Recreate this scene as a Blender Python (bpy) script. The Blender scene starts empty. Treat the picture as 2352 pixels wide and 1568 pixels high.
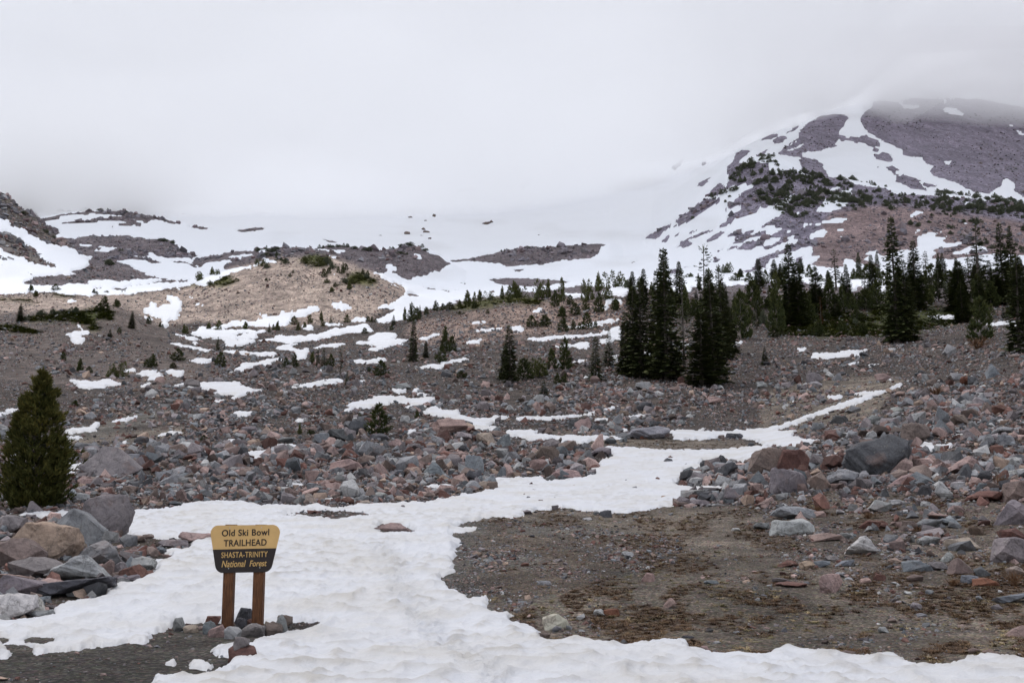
import bpy, bmesh, math, random
import numpy as np
from mathutils import Vector, Matrix, Euler

random.seed(7)
rng = np.random.default_rng(11)
scene = bpy.context.scene
COL = scene.collection

# ------------------------------------------------------------------ camera, sky, sun, exposure
EYE = 1.75
FOC = 2600.0            # focal length in units of a 2352-unit wide frame
CU, CV, HOR = 1176.0, 784.0, 1202.0
PITCH = math.atan((HOR - CV) / FOC)
cam_data = bpy.data.cameras.new("camera")
cam_data.sensor_width = 36.0
cam_data.lens = 36.0 * FOC / 2352.0
cam_data.clip_start = 0.1
cam_data.clip_end = 30000.0
cam = bpy.data.objects.new("camera", cam_data)
cam.location = (0, 0, EYE)
cam.rotation_euler = (math.pi / 2 + PITCH, 0, 0)
COL.objects.link(cam)
scene.camera = cam

SUN_EL, SUN_AZ = math.radians(58), math.radians(-38)     # azimuth measured from +Y towards +X
world = bpy.data.worlds.new("World")
scene.world = world
world.use_nodes = True
wn, wl = world.node_tree.nodes, world.node_tree.links
wn.clear()
w_out = wn.new("ShaderNodeOutputWorld")
sky = wn.new("ShaderNodeTexSky"); sky.sky_type = 'NISHITA'; sky.sun_disc = False
sky.sun_elevation = SUN_EL; sky.sun_rotation = SUN_AZ
bg1 = wn.new("ShaderNodeBackground"); bg1.inputs['Strength'].default_value = 0.05
wl.new(sky.outputs['Color'], bg1.inputs['Color'])
# overcast layer: bright even cloud, slightly mottled
tc = wn.new("ShaderNodeTexCoord")
nz = wn.new("ShaderNodeTexNoise"); nz.inputs['Scale'].default_value = 2.2; nz.inputs['Detail'].default_value = 4
nz.inputs['Roughness'].default_value = 0.45
wl.new(tc.outputs['Generated'], nz.inputs['Vector'])
cr = wn.new("ShaderNodeValToRGB")
cr.color_ramp.elements[0].position = 0.3; cr.color_ramp.elements[0].color = (0.61, 0.62, 0.665, 1)
cr.color_ramp.elements[1].position = 0.7; cr.color_ramp.elements[1].color = (0.765, 0.772, 0.815, 1)
wl.new(nz.outputs['Fac'], cr.inputs['Fac'])
# overcast skies are brighter overhead than at the horizon
sepw = wn.new("ShaderNodeSeparateXYZ"); wl.new(tc.outputs['Generated'], sepw.inputs[0])
upw = wn.new("ShaderNodeMapRange"); upw.inputs['From Min'].default_value = 0.0; upw.inputs['From Max'].default_value = 1.0
upw.inputs['To Min'].default_value = 0.97; upw.inputs['To Max'].default_value = 1.53
wl.new(sepw.outputs['Z'], upw.inputs['Value'])
bg2 = wn.new("ShaderNodeBackground")
wl.new(cr.outputs['Color'], bg2.inputs['Color']); wl.new(upw.outputs[0], bg2.inputs['Strength'])
addw = wn.new("ShaderNodeAddShader")
wl.new(bg1.outputs[0], addw.inputs[0]); wl.new(bg2.outputs[0], addw.inputs[1])
wl.new(addw.outputs[0], w_out.inputs['Surface'])

sun_data = bpy.data.lights.new("sun", 'SUN')
sun_data.energy = 1.15
sun_data.angle = math.radians(14)
sun_data.color = (1.0, 0.95, 0.88)
sun = bpy.data.objects.new("sun", sun_data)
sdir = Vector((math.sin(SUN_AZ) * math.cos(SUN_EL), math.cos(SUN_AZ) * math.cos(SUN_EL), math.sin(SUN_EL)))
sun.rotation_euler = (-sdir).to_track_quat('-Z', 'Y').to_euler()
sun.location = sdir * 200
COL.objects.link(sun)

scene.view_settings.view_transform = 'Standard'
scene.view_settings.look = 'None'
scene.view_settings.exposure = 0.0
scene.view_settings.gamma = 1.0
scene.render.film_transparent = False
cy = scene.cycles
cy.use_denoising = True
try:
    cy.denoiser = 'OPENIMAGEDENOISE'
    cy.denoising_input_passes = 'RGB_ALBEDO_NORMAL'
    cy.denoising_prefilter = 'ACCURATE'
except Exception:
    pass
cy.max_bounces = 16
cy.diffuse_bounces = 3
cy.glossy_bounces = 2
cy.volume_bounces = 14
cy.transparent_max_bounces = 16
cy.use_adaptive_sampling = True
cy.adaptive_threshold = 0.02

# ------------------------------------------------------------------ projection helpers
cp, sp = math.cos(PITCH), math.sin(PITCH)

def uv_dir(u, v):
    """slopes (x per metre forward, z per metre forward) of the sight line through a frame point"""
    a = (np.asarray(u, float) - CU) / FOC
    b = (CV - np.asarray(v, float)) / FOC
    dy = cp - sp * b
    return a / dy, (sp + cp * b) / dy

def project(x, y, z):
    zz = z - EYE
    d = y * cp + zz * sp
    d = np.where(d < 0.3, 0.3, d)
    return CU + FOC * x / d, CV - FOC * (-y * sp + zz * cp) / d

# ------------------------------------------------------------------ numpy noise
def _h(ix, iy, s):
    n = (ix.astype(np.int64) * 374761393 + iy.astype(np.int64) * 668265263 + s * 974711) & 0x7fffffff
    n = ((n ^ (n >> 13)) * 1274126177) & 0x7fffffff
    n = (n ^ (n >> 16)) & 0xffffff
    return n / float(0xffffff)

def vnoise(x, y, s=0):
    ix, iy = np.floor(x), np.floor(y)
    fx, fy = x - ix, y - iy
    fx = fx * fx * (3 - 2 * fx); fy = fy * fy * (3 - 2 * fy)
    a = _h(ix, iy, s); b = _h(ix + 1, iy, s); c = _h(ix, iy + 1, s); d = _h(ix + 1, iy + 1, s)
    return (a + (b - a) * fx) * (1 - fy) + (c + (d - c) * fx) * fy - 0.5

def fbm(x, y, o=4, s=0, g=0.5):
    r, amp = 0, 1.0
    for k in range(o):
        r = r + amp * vnoise(x, y, s + k * 17)
        x, y, amp = x * 2.03 + 3.1, y * 2.03 + 7.7, amp * g
    return r

def worley(x, y, s=0):
    ix, iy = np.floor(x), np.floor(y)
    f1 = np.full(x.shape, 9.0); f2 = np.full(x.shape, 9.0)
    for dx in (-1, 0, 1):
        for dy in (-1, 0, 1):
            cx, cyy = ix + dx, iy + dy
            px = cx + 0.1 + 0.8 * _h(cx, cyy, s); py = cyy + 0.1 + 0.8 * _h(cx, cyy, s + 5)
            d = np.hypot(px - x, py - y)
            f2 = np.minimum(f2, np.maximum(f1, d)); f1 = np.minimum(f1, d)
    return f1, f2

# ------------------------------------------------------------------ traced outlines (frame units)
ORG = {0: 390.5, 1: 782.1, 2: 1173.7}
def T(col, row, pts):
    return [(588.0 * col + x / 4.0, ORG[row] + y / 4.0) for x, y in pts]
def A(pts): return [(1470 + 0.1875 * x, 195.2 + 0.1875 * y) for x, y in pts]
def B(pts): return [(1911 + 0.1875 * x, 195.2 + 0.1875 * y) for x, y in pts]

MX, MY = 200, 60                    # margins of the traced maps round the frame
MW, MH = 2352 + 2 * MX, 1568 + 2 * MY

def fill(m, poly, val):
    p = np.array(poly, float); p[:, 0] += MX; p[:, 1] += MY
    y0, y1 = max(0, int(p[:, 1].min())), min(MH - 1, int(p[:, 1].max()) + 1)
    n = len(p)
    for y in range(y0, y1 + 1):
        yc = y + 0.5
        xs = []
        for i in range(n):
            xa, ya = p[i]; xb, yb = p[(i + 1) % n]
            if (ya <= yc) != (yb <= yc):
                xs.append(xa + (yc - ya) * (xb - xa) / (yb - ya))
        xs.sort()
        for i in range(0, len(xs) - 1, 2):
            a, b = int(max(0, xs[i])), int(min(MW, xs[i + 1]))
            if b > a: m[y, a:b] = val
    return m

def blur(m, r, k=2):
    for _ in range(k):
        for ax in (0, 1):
            pad = [(0, 0)] * m.ndim; pad[ax] = (r + 1, r)
            c = np.cumsum(np.pad(m, pad, mode='edge'), axis=ax)
            n = m.shape[ax]
            hi = np.take(c, np.arange(2 * r + 1, 2 * r + 1 + n), axis=ax)
            lo = np.take(c, np.arange(0, n), axis=ax)
            m = (hi - lo) / (2 * r + 1)
    return m

def sample(m, u, v):
    x = np.clip(u + MX, 0, MW - 1.01); y = np.clip(v + MY, 0, MH - 1.01)
    ix, iy = x.astype(int), y.astype(int); fx, fy = x - ix, y - iy
    if m.ndim == 3: fx, fy = fx[..., None], fy[..., None]
    return (m[iy, ix] * (1 - fx) + m[iy, ix + 1] * fx) * (1 - fy) + (m[iy + 1, ix] * (1 - fx) + m[iy + 1, ix + 1] * fx) * fy
# (outline, 1 = snow / 0 = bare ground), applied in order
SNOW = [
 (1, [(-190,250),(2540,100),(2540,640),(2352,610),(2100,640),(1900,662),(1800,640),(1700,655),(1560,665),(1450,664),(1330,656),(1280,664),(1200,672),(1060,690),(1000,708),(960,716),(935,735),(905,730),(880,742),(860,738),(912,712),(885,709),(860,710),(886,700),(925,685),(931,667),(920,656),(893,645),(870,632),(830,617),(800,600),(760,590),(700,590),(600,607),(530,628),(470,660),(445,652),(428,656),(415,664),(400,660),(300,677),(180,679),(100,671),(0,678),(-190,690)]),
 # far left
 (0, T(0,0,[(-800,100),(0,130),(80,190),(130,250),(220,310),(310,370),(370,440),(420,500),(530,550),(550,590),(490,605),(550,655),(640,705),(560,700),(450,690),(350,630),(240,580),(230,550),(120,520),(70,465),(0,450),(-800,430)])),
 (0, T(0,0,[(570,660),(590,640),(650,625),(700,635),(720,620),(850,605),(970,612),(1130,602),(1330,630),(1350,640),(1500,635),(1620,665),(1600,690),(1640,700),(1700,745),(1820,790),(1760,825),(1700,815),(1620,810),(1540,820),(1430,790),(1410,775),(1350,755),(1370,795),(1240,790),(1080,785),(1000,790),(980,770),(870,800),(780,790),(720,770),(640,705)])),
 (1, T(0,0,[(725,680),(860,697),(830,706),(780,710),(740,698)])),
 (1, T(0,0,[(895,715),(910,700),(1000,712),(1100,720),(1040,740),(1000,755),(940,748),(870,750),(870,738),(960,728)])),
 (0, T(0,0,[(870,795),(980,765),(1080,790),(1290,800),(1480,850),(1510,860),(1400,865),(1340,835),(1280,838),(1200,825),(1070,840),(1200,880),(1260,925),(1350,945),(1360,970),(1420,990),(1600,1000),(1500,1015),(1330,1005),(1230,1010),(1190,1025),(1100,1030),(1000,1015),(900,1015),(820,1025),(800,1050),(600,1060),(520,1075),(330,1065),(230,1060),(210,1030),(350,990),(480,975),(690,960),(660,940),(750,915),(830,870),(810,850)])),
 (0, T(0,0,[(-400,590),(-50,590),(80,580),(150,620),(250,690),(330,740),(380,790),(400,820),(450,850),(520,885),(480,905),(400,880),(330,870),(250,840),(150,780),(80,760),(0,715),(-400,720)])),
 (0, T(0,0,[(330,455),(450,435),(620,405),(780,385),(1000,378),(1160,388),(1300,408),(1420,433),(1500,448),(1620,485),(1700,510),(1650,502),(1560,490),(1500,470),(1400,460),(1340,485),(1300,470),(1220,480),(1290,495),(1310,520),(1240,510),(1120,520),(1080,490),(1190,480),(1130,465),(900,480),(680,490),(510,495),(620,480),(700,472),(760,465),(950,445),(1160,425),(1060,420),(950,412),(900,402),(830,408),(700,412),(560,430),(540,450),(430,468),(340,465)])),
 (1, T(0,0,[(655,455),(720,440),(880,428),(860,445),(740,460)])),
 (0, T(0,0,[(1780,870),(1770,850),(1810,820),(1900,795),(2040,780),(2050,765),(2150,750),(2360,745),(2360,780),(2240,780),(2060,800),(2150,810),(2230,822),(2225,800),(2360,790),(2360,870),(2230,900),(2060,925),(2060,880),(2130,850),(2120,830),(2030,840),(1930,855),(1860,870),(1850,900)])),
 (0, T(0,0,[(1560,840),(1700,845),(1760,865),(1830,902),(1780,905),(1740,870),(1600,852)])),
 (0, T(0,0,[(1170,1072),(1350,1045),(1560,1015),(1750,1010),(1740,1032),(1600,1045),(1400,1045),(1200,1077)])),
 (0, T(0,0,[(1010,1110),(1060,1090),(1220,1090),(1150,1108)])),
 (0, T(0,0,[(835,1095),(950,1085),(940,1100),(850,1100)])),
 (0, T(0,0,[(1720,518),(1870,525),(1970,550),(1830,543)])),
 (0, T(0,0,[(2150,555),(2300,540),(2352,533),(2480,532),(2430,545),(2352,565),(2220,575)])),
 (0, T(0,0,[(650,590),(760,605),(700,598)])), (0, T(0,0,[(1650,565),(1682,585),(1655,582)])),
 (0, T(0,0,[(760,535),(800,533),(800,538)])), (0, T(0,0,[(830,545),(920,545),(900,550)])), (0, T(0,0,[(1015,520),(1060,518),(1050,526)])),
 (0, T(0,0,[(1650,415),(1700,388),(1720,395),(1690,400),(1665,422)])),
 (0, T(0,0,[(480,885),(520,880),(520,900),(480,905)])),
 # tan hill patches
 (1, T(0,0,[(1310,1285),(1350,1270),(1390,1260),(1380,1225),(1395,1205),(1440,1230),(1440,1250),(1480,1262),(1510,1245),(1540,1240),(1580,1235),(1575,1215),(1530,1200),(1530,1165),(1570,1155),(1620,1190),(1670,1220),(1690,1280),(1640,1325),(1630,1350),(1655,1370),(1560,1385),(1545,1405),(1560,1440),(1530,1455),(1490,1430),(1495,1380),(1420,1345),(1330,1310)])),
 (1, T(0,0,[(580,1205),(650,1198),(710,1218),(660,1228),(620,1218)])),
 (1, T(0,0,[(1728,1165),(1780,1170),(1810,1190),(1760,1190)])), (1, T(0,0,[(1765,1208),(1820,1225),(1885,1243),(1870,1256),(1820,1235)])),
 (1, T(0,0,[(610,1510),(690,1480),(770,1485),(720,1445),(680,1422),(740,1430),(830,1500),(745,1522),(800,1566),(780,1600),(750,1602),(700,1600),(650,1560)])),
 (1, T(0,0,[(770,1158),(830,1158),(820,1166)])), (1, T(0,0,[(1240,1318),(1290,1330),(1400,1365),(1440,1385),(1390,1388),(1310,1350)])),
 (1, T(0,0,[(1770,1500),(1820,1470),(1850,1440),(1950,1450),(2050,1420),(2150,1395),(2360,1395),(2360,1430),(2230,1440),(2050,1450),(2060,1482),(2200,1475),(2360,1480),(2360,1500),(2130,1510),(2200,1530),(2360,1500),(2360,1552),(2050,1566),(1930,1550),(1850,1545),(1790,1520)])),
 (0, T(0,0,[(2060,1455),(2352,1440),(2352,1470),(2150,1470),(2060,1480)])),
 (1, T(0,0,[(1560,1505),(1700,1520),(1850,1560),(1750,1566),(1650,1530)])),
 # centre
 (0, T(1,0,[(-10,715),(100,718),(220,712),(330,708),(420,712),(560,718),(650,700),(740,705),(800,695),(860,700),(930,718),(1000,725),(1080,745),(1230,732),(1300,718),(1400,706),(1500,715),(1560,740),(1600,760),(1700,800),(1780,850),(1790,868),(1720,890),(1700,930),(1650,930),(1560,970),(1450,990),(1440,1005),(1380,1020),(1300,1000),(1280,985),(1190,960),(1060,935),(950,900),(840,862),(740,800),(690,790),(600,800),(300,830),(-10,850)])),
 (1, T(1,0,[(430,722),(560,728),(700,740),(760,735),(840,740),(790,765),(770,772),(660,750),(560,735)])),
 (1, T(1,0,[(700,795),(735,798),(742,825),(705,815)])),
 (1, T(1,0,[(1440,770),(1500,783),(1545,815),(1490,822),(1465,795)])),
 (1, T(1,0,[(1205,868),(1280,878),(1300,930),(1235,945),(1300,968),(1400,1015),(1340,1010),(1180,962),(1215,930),(1190,905)])),
 (1, T(1,0,[(15,740),(100,730),(175,742),(110,748),(60,762),(20,755)])), (1, T(1,0,[(60,812),(110,812),(175,850),(260,845),(160,860),(90,840)])),
 (0, T(1,0,[(590,640),(640,638),(680,650),(760,662),(755,672),(690,668),(640,650)])),
 (0, T(1,0,[(1770,832),(1900,825),(2020,805),(2150,775),(2300,740),(2352,735),(2452,720),(2532,705),(2652,715),(2802,700),(3052,685),(3152,680),(3232,688),(3172,710),(3152,760),(3112,800),(3032,820),(2892,830),(2812,830),(2622,880),(2472,880),(2352,890),(2300,892),(2260,870),(2200,860),(2120,850),(1950,842),(1830,856)])),
 (0, T(1,0,[(2140,1010),(2200,1000),(2352,993),(2752,1010),(2852,1025),(2892,1040),(2700,1070),(2352,1080),(2300,1062),(2200,1050),(2180,1030)])),
 (0, T(2,0,[(5,920),(60,915),(110,915),(132,925),(80,938),(30,937)])),
 (0, T(1,0,[(1380,1143),(1440,1138),(1520,1150),(1500,1165),(1420,1165)])), (0, T(1,0,[(1400,1040),(1600,1088),(1850,1120),(1840,1130),(1600,1098)])),
 (0, T(1,0,[(1905,1040),(1945,1045),(1930,1055)])), (0, T(1,0,[(1330,1075),(1370,1095),(1370,1120),(1300,1110)])),
 (0, T(1,0,[(1850,210),(1890,180),(1960,155),(2050,150),(2000,185),(1900,200),(1840,235)])), (0, T(2,0,[(60,170),(100,120),(130,60),(190,80),(160,150),(100,190)])),
 (0, T(1,0,[(2070,490),(2120,480),(2170,470),(2170,490),(2120,505)])),
 (1, T(1,0,[(650,1250),(680,1240),(740,1215),(800,1212),(830,1240),(885,1255),(860,1275),(820,1300),(770,1285)])),
 (1, T(1,0,[(695,950),(740,955),(780,975),(720,978)])), (1, T(1,0,[(1225,1040),(1300,1065),(1340,1088),(1280,1075)])),
 (1, T(1,0,[(1190,1085),(1235,1085),(1230,1092)])), (1, T(1,0,[(860,1185),(885,1190),(880,1200)])), (1, T(1,0,[(780,992),(830,992),(820,1000)])),
 (1, T(1,0,[(15,1325),(80,1330),(150,1340),(215,1342),(230,1300),(300,1298),(380,1315),(410,1290),(460,1282),(480,1260),(560,1262),(615,1265),(580,1300),(500,1325),(430,1350),(330,1375),(320,1430),(200,1440),(-10,1450),(-10,1390),(50,1385)])),
 (1, T(1,0,[(-10,1475),(100,1480),(60,1500),(-10,1505)])), (1, T(1,0,[(410,1450),(450,1430),(520,1445),(565,1468),(490,1475)])),
 (1, T(1,0,[(140,1545),(220,1525),(400,1530),(560,1510),(660,1490),(700,1465),(780,1462),(880,1440),(1040,1435),(1090,1470),(1050,1490),(900,1495),(820,1510),(700,1535),(560,1566),(300,1575),(200,1570)])),
 (1, T(1,0,[(630,1410),(780,1410),(790,1420),(660,1435)])), (1, T(1,0,[(870,1385),(930,1365),(1000,1360),(1010,1395),(940,1400)])),
 (1, T(1,0,[(1040,1566),(1080,1520),(1180,1500),(1250,1500),(1310,1520),(1300,1545),(1200,1575)])),
 (1, T(1,0,[(920,1425),(1010,1418),(1045,1432),(980,1440)])), (1, T(1,0,[(1100,1385),(1150,1350),(1300,1310),(1400,1345),(1370,1375),(1200,1397)])),
 (1, T(1,0,[(1480,1560),(1550,1535),(1600,1518),(1720,1498),(1640,1532),(1560,1570)])),
 (1, T(1,0,[(1930,1428),(2020,1400),(2160,1388),(2150,1398),(2030,1420)])), (1, T(1,0,[(1960,1498),(2100,1465),(2280,1443),(2270,1460),(2120,1485)])),
 # right slope streaks
 (0, T(2,0,[(1230,640),(1260,600),(1290,580),(1400,520),(1482,500),(1440,545),(1400,570),(1340,635),(1300,640)])),
 (0, T(2,0,[(1370,672),(1410,620),(1470,595),(1450,640),(1420,665)])), (0, T(2,0,[(1490,625),(1510,595),(1560,572),(1540,600)])),
 (0, T(2,0,[(1480,535),(1500,510),(1550,500),(1490,472),(1540,435),(1600,400),(1720,310),(1780,270),(1900,255),(1920,290),(1860,325),(1800,350),(1700,420),(1640,470),(1600,490),(1540,515)])),
 (0, T(2,0,[(1510,735),(1560,660),(1700,590),(1780,565),(1855,545),(1800,590),(1760,600),(1650,635),(1610,660),(1680,672),(1600,722),(1560,715),(1600,680)])),
 (0, T(2,0,[(1620,600),(1660,565),(1722,535),(1690,565),(1650,590)])), (0, T(2,0,[(1780,655),(1830,610),(1900,575),(1985,558),(1900,620),(1860,655),(1790,668)])),
 (0, T(2,0,[(1960,160),(1990,100),(2000,0),(2050,-60),(2360,-60),(2360,350),(2280,345),(2250,400),(2150,430),(2050,450),(2000,500),(1920,530),(1900,525),(1980,465),(2000,420),(2060,395),(2150,330),(2050,340),(1940,405),(2020,310),(2100,230),(2240,150),(2140,125),(2070,150),(2020,155),(1960,180),(1880,240),(1760,252),(1850,180),(1920,120)])),
 (0, T(2,0,[(1965,625),(1990,600),(2050,575),(2122,560),(2070,605)])), (0, T(2,0,[(2040,645),(2080,600),(2120,580),(2242,545),(2200,590),(2120,620)])),
 (0, T(2,0,[(2010,692),(2080,640),(2180,605),(2360,555),(2360,592),(2230,620),(2100,670)])), (0, T(2,0,[(2065,738),(2120,680),(2220,650),(2300,630),(2345,640),(2300,700),(2240,710),(2200,742),(2120,735)])),
 (0, T(2,0,[(1870,765),(1910,735),(1965,718),(1910,755)])), (0, T(2,0,[(1940,755),(2030,705),(2090,695),(2050,725)])), (0, T(2,0,[(2290,520),(2360,485),(2360,505),(2300,530)])),
 (0, T(2,0,[(2300,710),(2360,695),(2360,740),(2310,735)])),
 (0, T(2,0,[(1840,855),(1860,815),(1920,822),(1900,850)])), (0, T(2,0,[(1520,908),(1600,895),(1740,888),(1600,905)])),
 (0, T(2,0,[(2100,950),(2110,925),(2190,920),(2240,870),(2270,805),(2360,785),(2360,905),(2200,940)])), (0, T(2,0,[(1370,970),(1420,930),(1520,910),(1570,935),(1540,955)])),
 (0, T(2,0,[(1060,870),(1130,845),(1190,830),(1120,858)])),
 (0, A([(380,1035),(440,970),(545,905),(520,965),(480,1015),(420,1045)])), (0, A([(595,1118),(640,1080),(710,1025),(680,1055),(620,1110)])),
 (0, A([(675,1265),(740,1200),(890,1120),(840,1190),(760,1255),(720,1245)])), (0, A([(760,990),(770,950),(870,900),(840,950),(790,990)])),
 (0, T(3,0,[(-10,20),(60,-10),(200,10),(320,50),(600,72),(700,72),(770,115),(780,130),(950,155),(1100,170),(1150,220),(1400,235),(1700,250),(2000,285),(2360,320),(2900,330),(2900,800),(2000,780),(1700,830),(1500,820),(1560,770),(1510,740),(1400,820),(1080,900),(900,880),(800,850),(700,832),(690,900),(560,912),(480,900),(400,880),(400,850),(400,800),(300,790),(200,790),(0,830),(-10,860)])),
 (1, T(3,0,[(-10,345),(60,320),(130,290),(250,210),(230,270),(200,300),(140,340),(160,400),(60,450),(-10,490)])),
 (1, T(3,0,[(440,385),(490,320),(520,270),(640,230),(700,190),(775,165),(760,280),(740,320),(640,370),(540,392)])),
 (1, T(3,0,[(520,210),(580,170),(640,150),(700,150),(600,195)])), (1, T(3,0,[(165,175),(240,150),(220,190)])), (1, T(3,0,[(360,330),(410,308),(400,335)])), (1, T(3,0,[(225,438),(250,410),(290,388),(300,400),(270,430)])),
 (1, T(3,0,[(430,522),(440,490),(490,475),(560,460),(640,450),(735,452),(690,478),(560,492),(480,505)])), (1, T(3,0,[(280,528),(340,500),(412,492),(400,508),(340,520)])),
 (1, T(3,0,[(388,632),(400,600),(440,570),(490,550),(520,545),(570,555),(530,585),(550,600),(500,625),(450,620),(410,640)])),
 (1, T(3,0,[(643,555),(645,540),(720,538),(700,552)])), (1, T(3,0,[(648,622),(700,598),(700,605),(665,628)])), (1, T(3,0,[(168,588),(170,568),(222,548),(200,585)])),
 (1, T(3,0,[(-10,515),(60,510),(80,530),(150,545),(100,560),(60,590),(-10,605)])), (1, T(3,0,[(-10,640),(40,620),(85,612),(75,630),(130,630),(60,682),(-10,700)])),
 (1, T(3,0,[(-10,742),(60,705),(120,690),(200,650),(160,620),(260,600),(230,640),(290,642),(240,690),(150,730),(60,770),(-10,780)])),
 (1, T(3,0,[(90,795),(180,760),(250,750),(320,720),(400,708),(415,730),(400,800),(430,800),(480,788),(475,825),(420,855),(400,880),(480,905),(560,912),(560,990),(450,985),(0,1040),(-10,870),(60,860),(150,830)])),
 (0, T(3,0,[(260,810),(320,790),(330,830),(300,860),(260,870)])),
 (1, T(3,0,[(700,828),(730,822),(810,835),(760,880),(760,900),(720,965),(690,930),(700,870)])),
 (1, T(3,0,[(880,775),(930,755),(1005,738),(990,770),(1080,800),(1200,750),(1300,740),(1380,700),(1370,620),(1440,585),(1500,575),(1550,585),(1620,555),(1600,580),(1520,602),(1590,622),(1680,598),(1600,660),(1640,680),(1760,662),(1820,680),(1750,700),(1640,718),(1510,738),(1560,772),(1520,800),(1450,830),(1200,890),(1080,920),(960,850),(880,830),(940,790)])),
 (1, T(3,0,[(1670,765),(1760,750),(1800,730),(1900,690),(1960,700),(2045,738),(1900,762),(1850,775),(1740,778)])), (1, T(3,0,[(1288,435),(1340,400),(1370,378),(1450,398),(1400,410),(1330,440)])),
 (1, T(3,0,[(1330,592),(1370,555),(1415,540),(1400,568)])), (1, T(3,0,[(1595,290),(1700,272),(1680,300),(1640,308)])), (1, T(3,0,[(1780,288),(1860,295),(1910,315),(1830,332)])), (1, T(3,0,[(1400,285),(1450,258),(1430,290)])),
 (1, T(3,0,[(1770,480),(1870,487),(1820,498)])), (1, T(3,0,[(0,20),(120,30),(160,-10),(60,-30)])),
 (1, T(3,0,[(1190,325),(1235,318),(1215,335)])), (1, T(3,0,[(1060,100),(1200,160),(1150,130)])),
 # main mountain above the shrub ridge
 (0, B([(510,200),(800,205),(1100,170),(1400,165),(1800,180),(2352,280),(3600,500),(3600,1400),(2352,1380),(2240,1300),(2250,1210),(2150,1155),(2090,1160),(2070,1240),(1990,1290),(1920,1345),(1850,1320),(1770,1325),(1700,1290),(1550,1210),(1350,1140),(1260,1120),(1210,1070),(1245,990),(1140,965),(1115,890),(1000,890),(885,860),(850,790),(740,730),(600,670),(460,590),(380,510),(345,440),(380,370),(480,290)])),
 (1, B([(800,210),(880,240),(1000,255),(1090,252),(1060,285),(1000,298),(900,290)])), (1, B([(1330,300),(1420,282),(1530,300),(1600,340),(1650,380),(1560,380),(1450,360),(1380,320)])),
 (1, B([(1370,935),(1490,930),(1460,970),(1410,990)])), (1, B([(2120,490),(2230,485),(2200,518)])), (1, B([(2240,545),(2352,600),(2352,620),(2280,600)])), (1, B([(1360,170),(1420,215),(1380,215)])),
 (0, B([(-120,560),(-40,400),(60,420),(150,500),(150,530),(50,545),(90,620),(200,650),(300,640),(400,618),(580,680),(590,760),(500,770),(400,730),(380,705),(300,715),(260,690),(110,690),(60,660),(40,720),(-60,760),(-200,720)])),
 (0, B([(490,845),(560,850),(620,830),(700,838),(748,885),(745,945),(640,940),(560,920)])), (0, B([(500,780),(590,790),(580,830),(510,820)])),
 (0, B([(610,990),(700,1010),(740,990),(850,1045),(760,1060),(820,1120),(880,1100),(960,1120),(1090,1190),(1100,1230),(1190,1305),(1100,1300),(980,1270),(880,1220),(780,1190),(800,1130),(730,1060)])),
 (0, B([(1110,1225),(1150,1205),(1280,1235),(1270,1250),(1180,1240),(1225,1278)])), (0, B([(240,1095),(290,1095),(300,1112),(250,1110)])), (0, B([(550,1010),(570,1000),(600,1022),(560,1022)])),
 (0, A([(1080,1000),(1100,960),(1165,910),(1180,840),(1260,795),(1360,815),(1320,870),(1230,920),(1180,990),(1130,1050),(1060,1100)])),
 (0, A([(1410,895),(1430,870),(1540,810),(1620,760),(1560,820),(1530,860),(1480,885)])), (0, A([(1640,735),(1650,670),(1740,625),(1800,640),(1780,690),(1740,712)])),
 (0, A([(1420,720),(1500,670),(1600,610),(1700,600),(1680,640),(1600,672),(1520,675)])), (0, A([(1780,610),(1860,545),(1960,480),(1930,540),(1860,580)])),
 (0, A([(1960,630),(1970,560),(2020,500),(2130,440),(2200,390),(2352,360),(2500,360),(2560,400),(2440,600),(2400,760),(2250,790),(2220,815),(2010,825),(1990,860),(2000,890),(1720,860),(1690,850),(1770,770),(1900,680),(1960,640)])),
 (1, A([(1740,830),(1860,790),(2070,685),(1990,750),(1860,815)])), (1, A([(1760,805),(1950,660),(1930,700)])),
 (0, A([(1940,930),(2000,885),(2150,910),(2220,950),(2270,1040),(2330,1130),(2200,1120),(2050,1100),(1980,1080),(1990,1030)])),
 # benches among the trees
 (1, T(3,0,[(680,1045),(860,1040),(900,1010),(970,1020),(1080,1020),(1190,1015),(1180,1060),(1200,1160),(1140,1190),(1080,1170),(1040,1140),(940,1080),(840,1070),(820,1110),(770,1125),(740,1060)])),
 (1, T(3,0,[(1450,1345),(1590,1340),(1730,1345),(1735,1375),(1620,1376),(1520,1368)])), (1, T(3,0,[(2040,1410),(2180,1400),(2400,1385),(2500,1420),(2280,1440),(2150,1430),(2050,1438)])),
 (1, T(3,0,[(1540,1020),(1640,1018),(1600,1042)])), (1, T(3,0,[(30,1090),(120,1085),(100,1100),(40,1102)])), (1, T(3,0,[(2030,1110),(2100,1100),(2080,1118)])),
 (1, T(2,0,[(820,1120),(900,1110),(960,1072),(1060,1090),(1110,1100),(1060,1160),(1000,1168),(940,1150),(840,1140)])), (1, T(2,0,[(820,1180),(880,1178),(1030,1205),(1030,1240),(920,1195),(890,1280),(850,1280),(850,1210)])),
 (1, T(2,0,[(490,1142),(640,1150),(780,1190),(640,1178),(540,1178)])), (1, T(2,0,[(1060,1005),(1240,1020),(1400,1040),(1640,1020),(1660,1110),(1600,1130),(1450,1100),(1300,1060),(1160,1035),(1060,1030)])),
 (1, T(2,0,[(160,1322),(220,1280),(285,1270),(270,1300)])), (1, T(2,0,[(-10,1445),(110,1440),(112,1485),(30,1490),(-10,1460)])),
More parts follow.
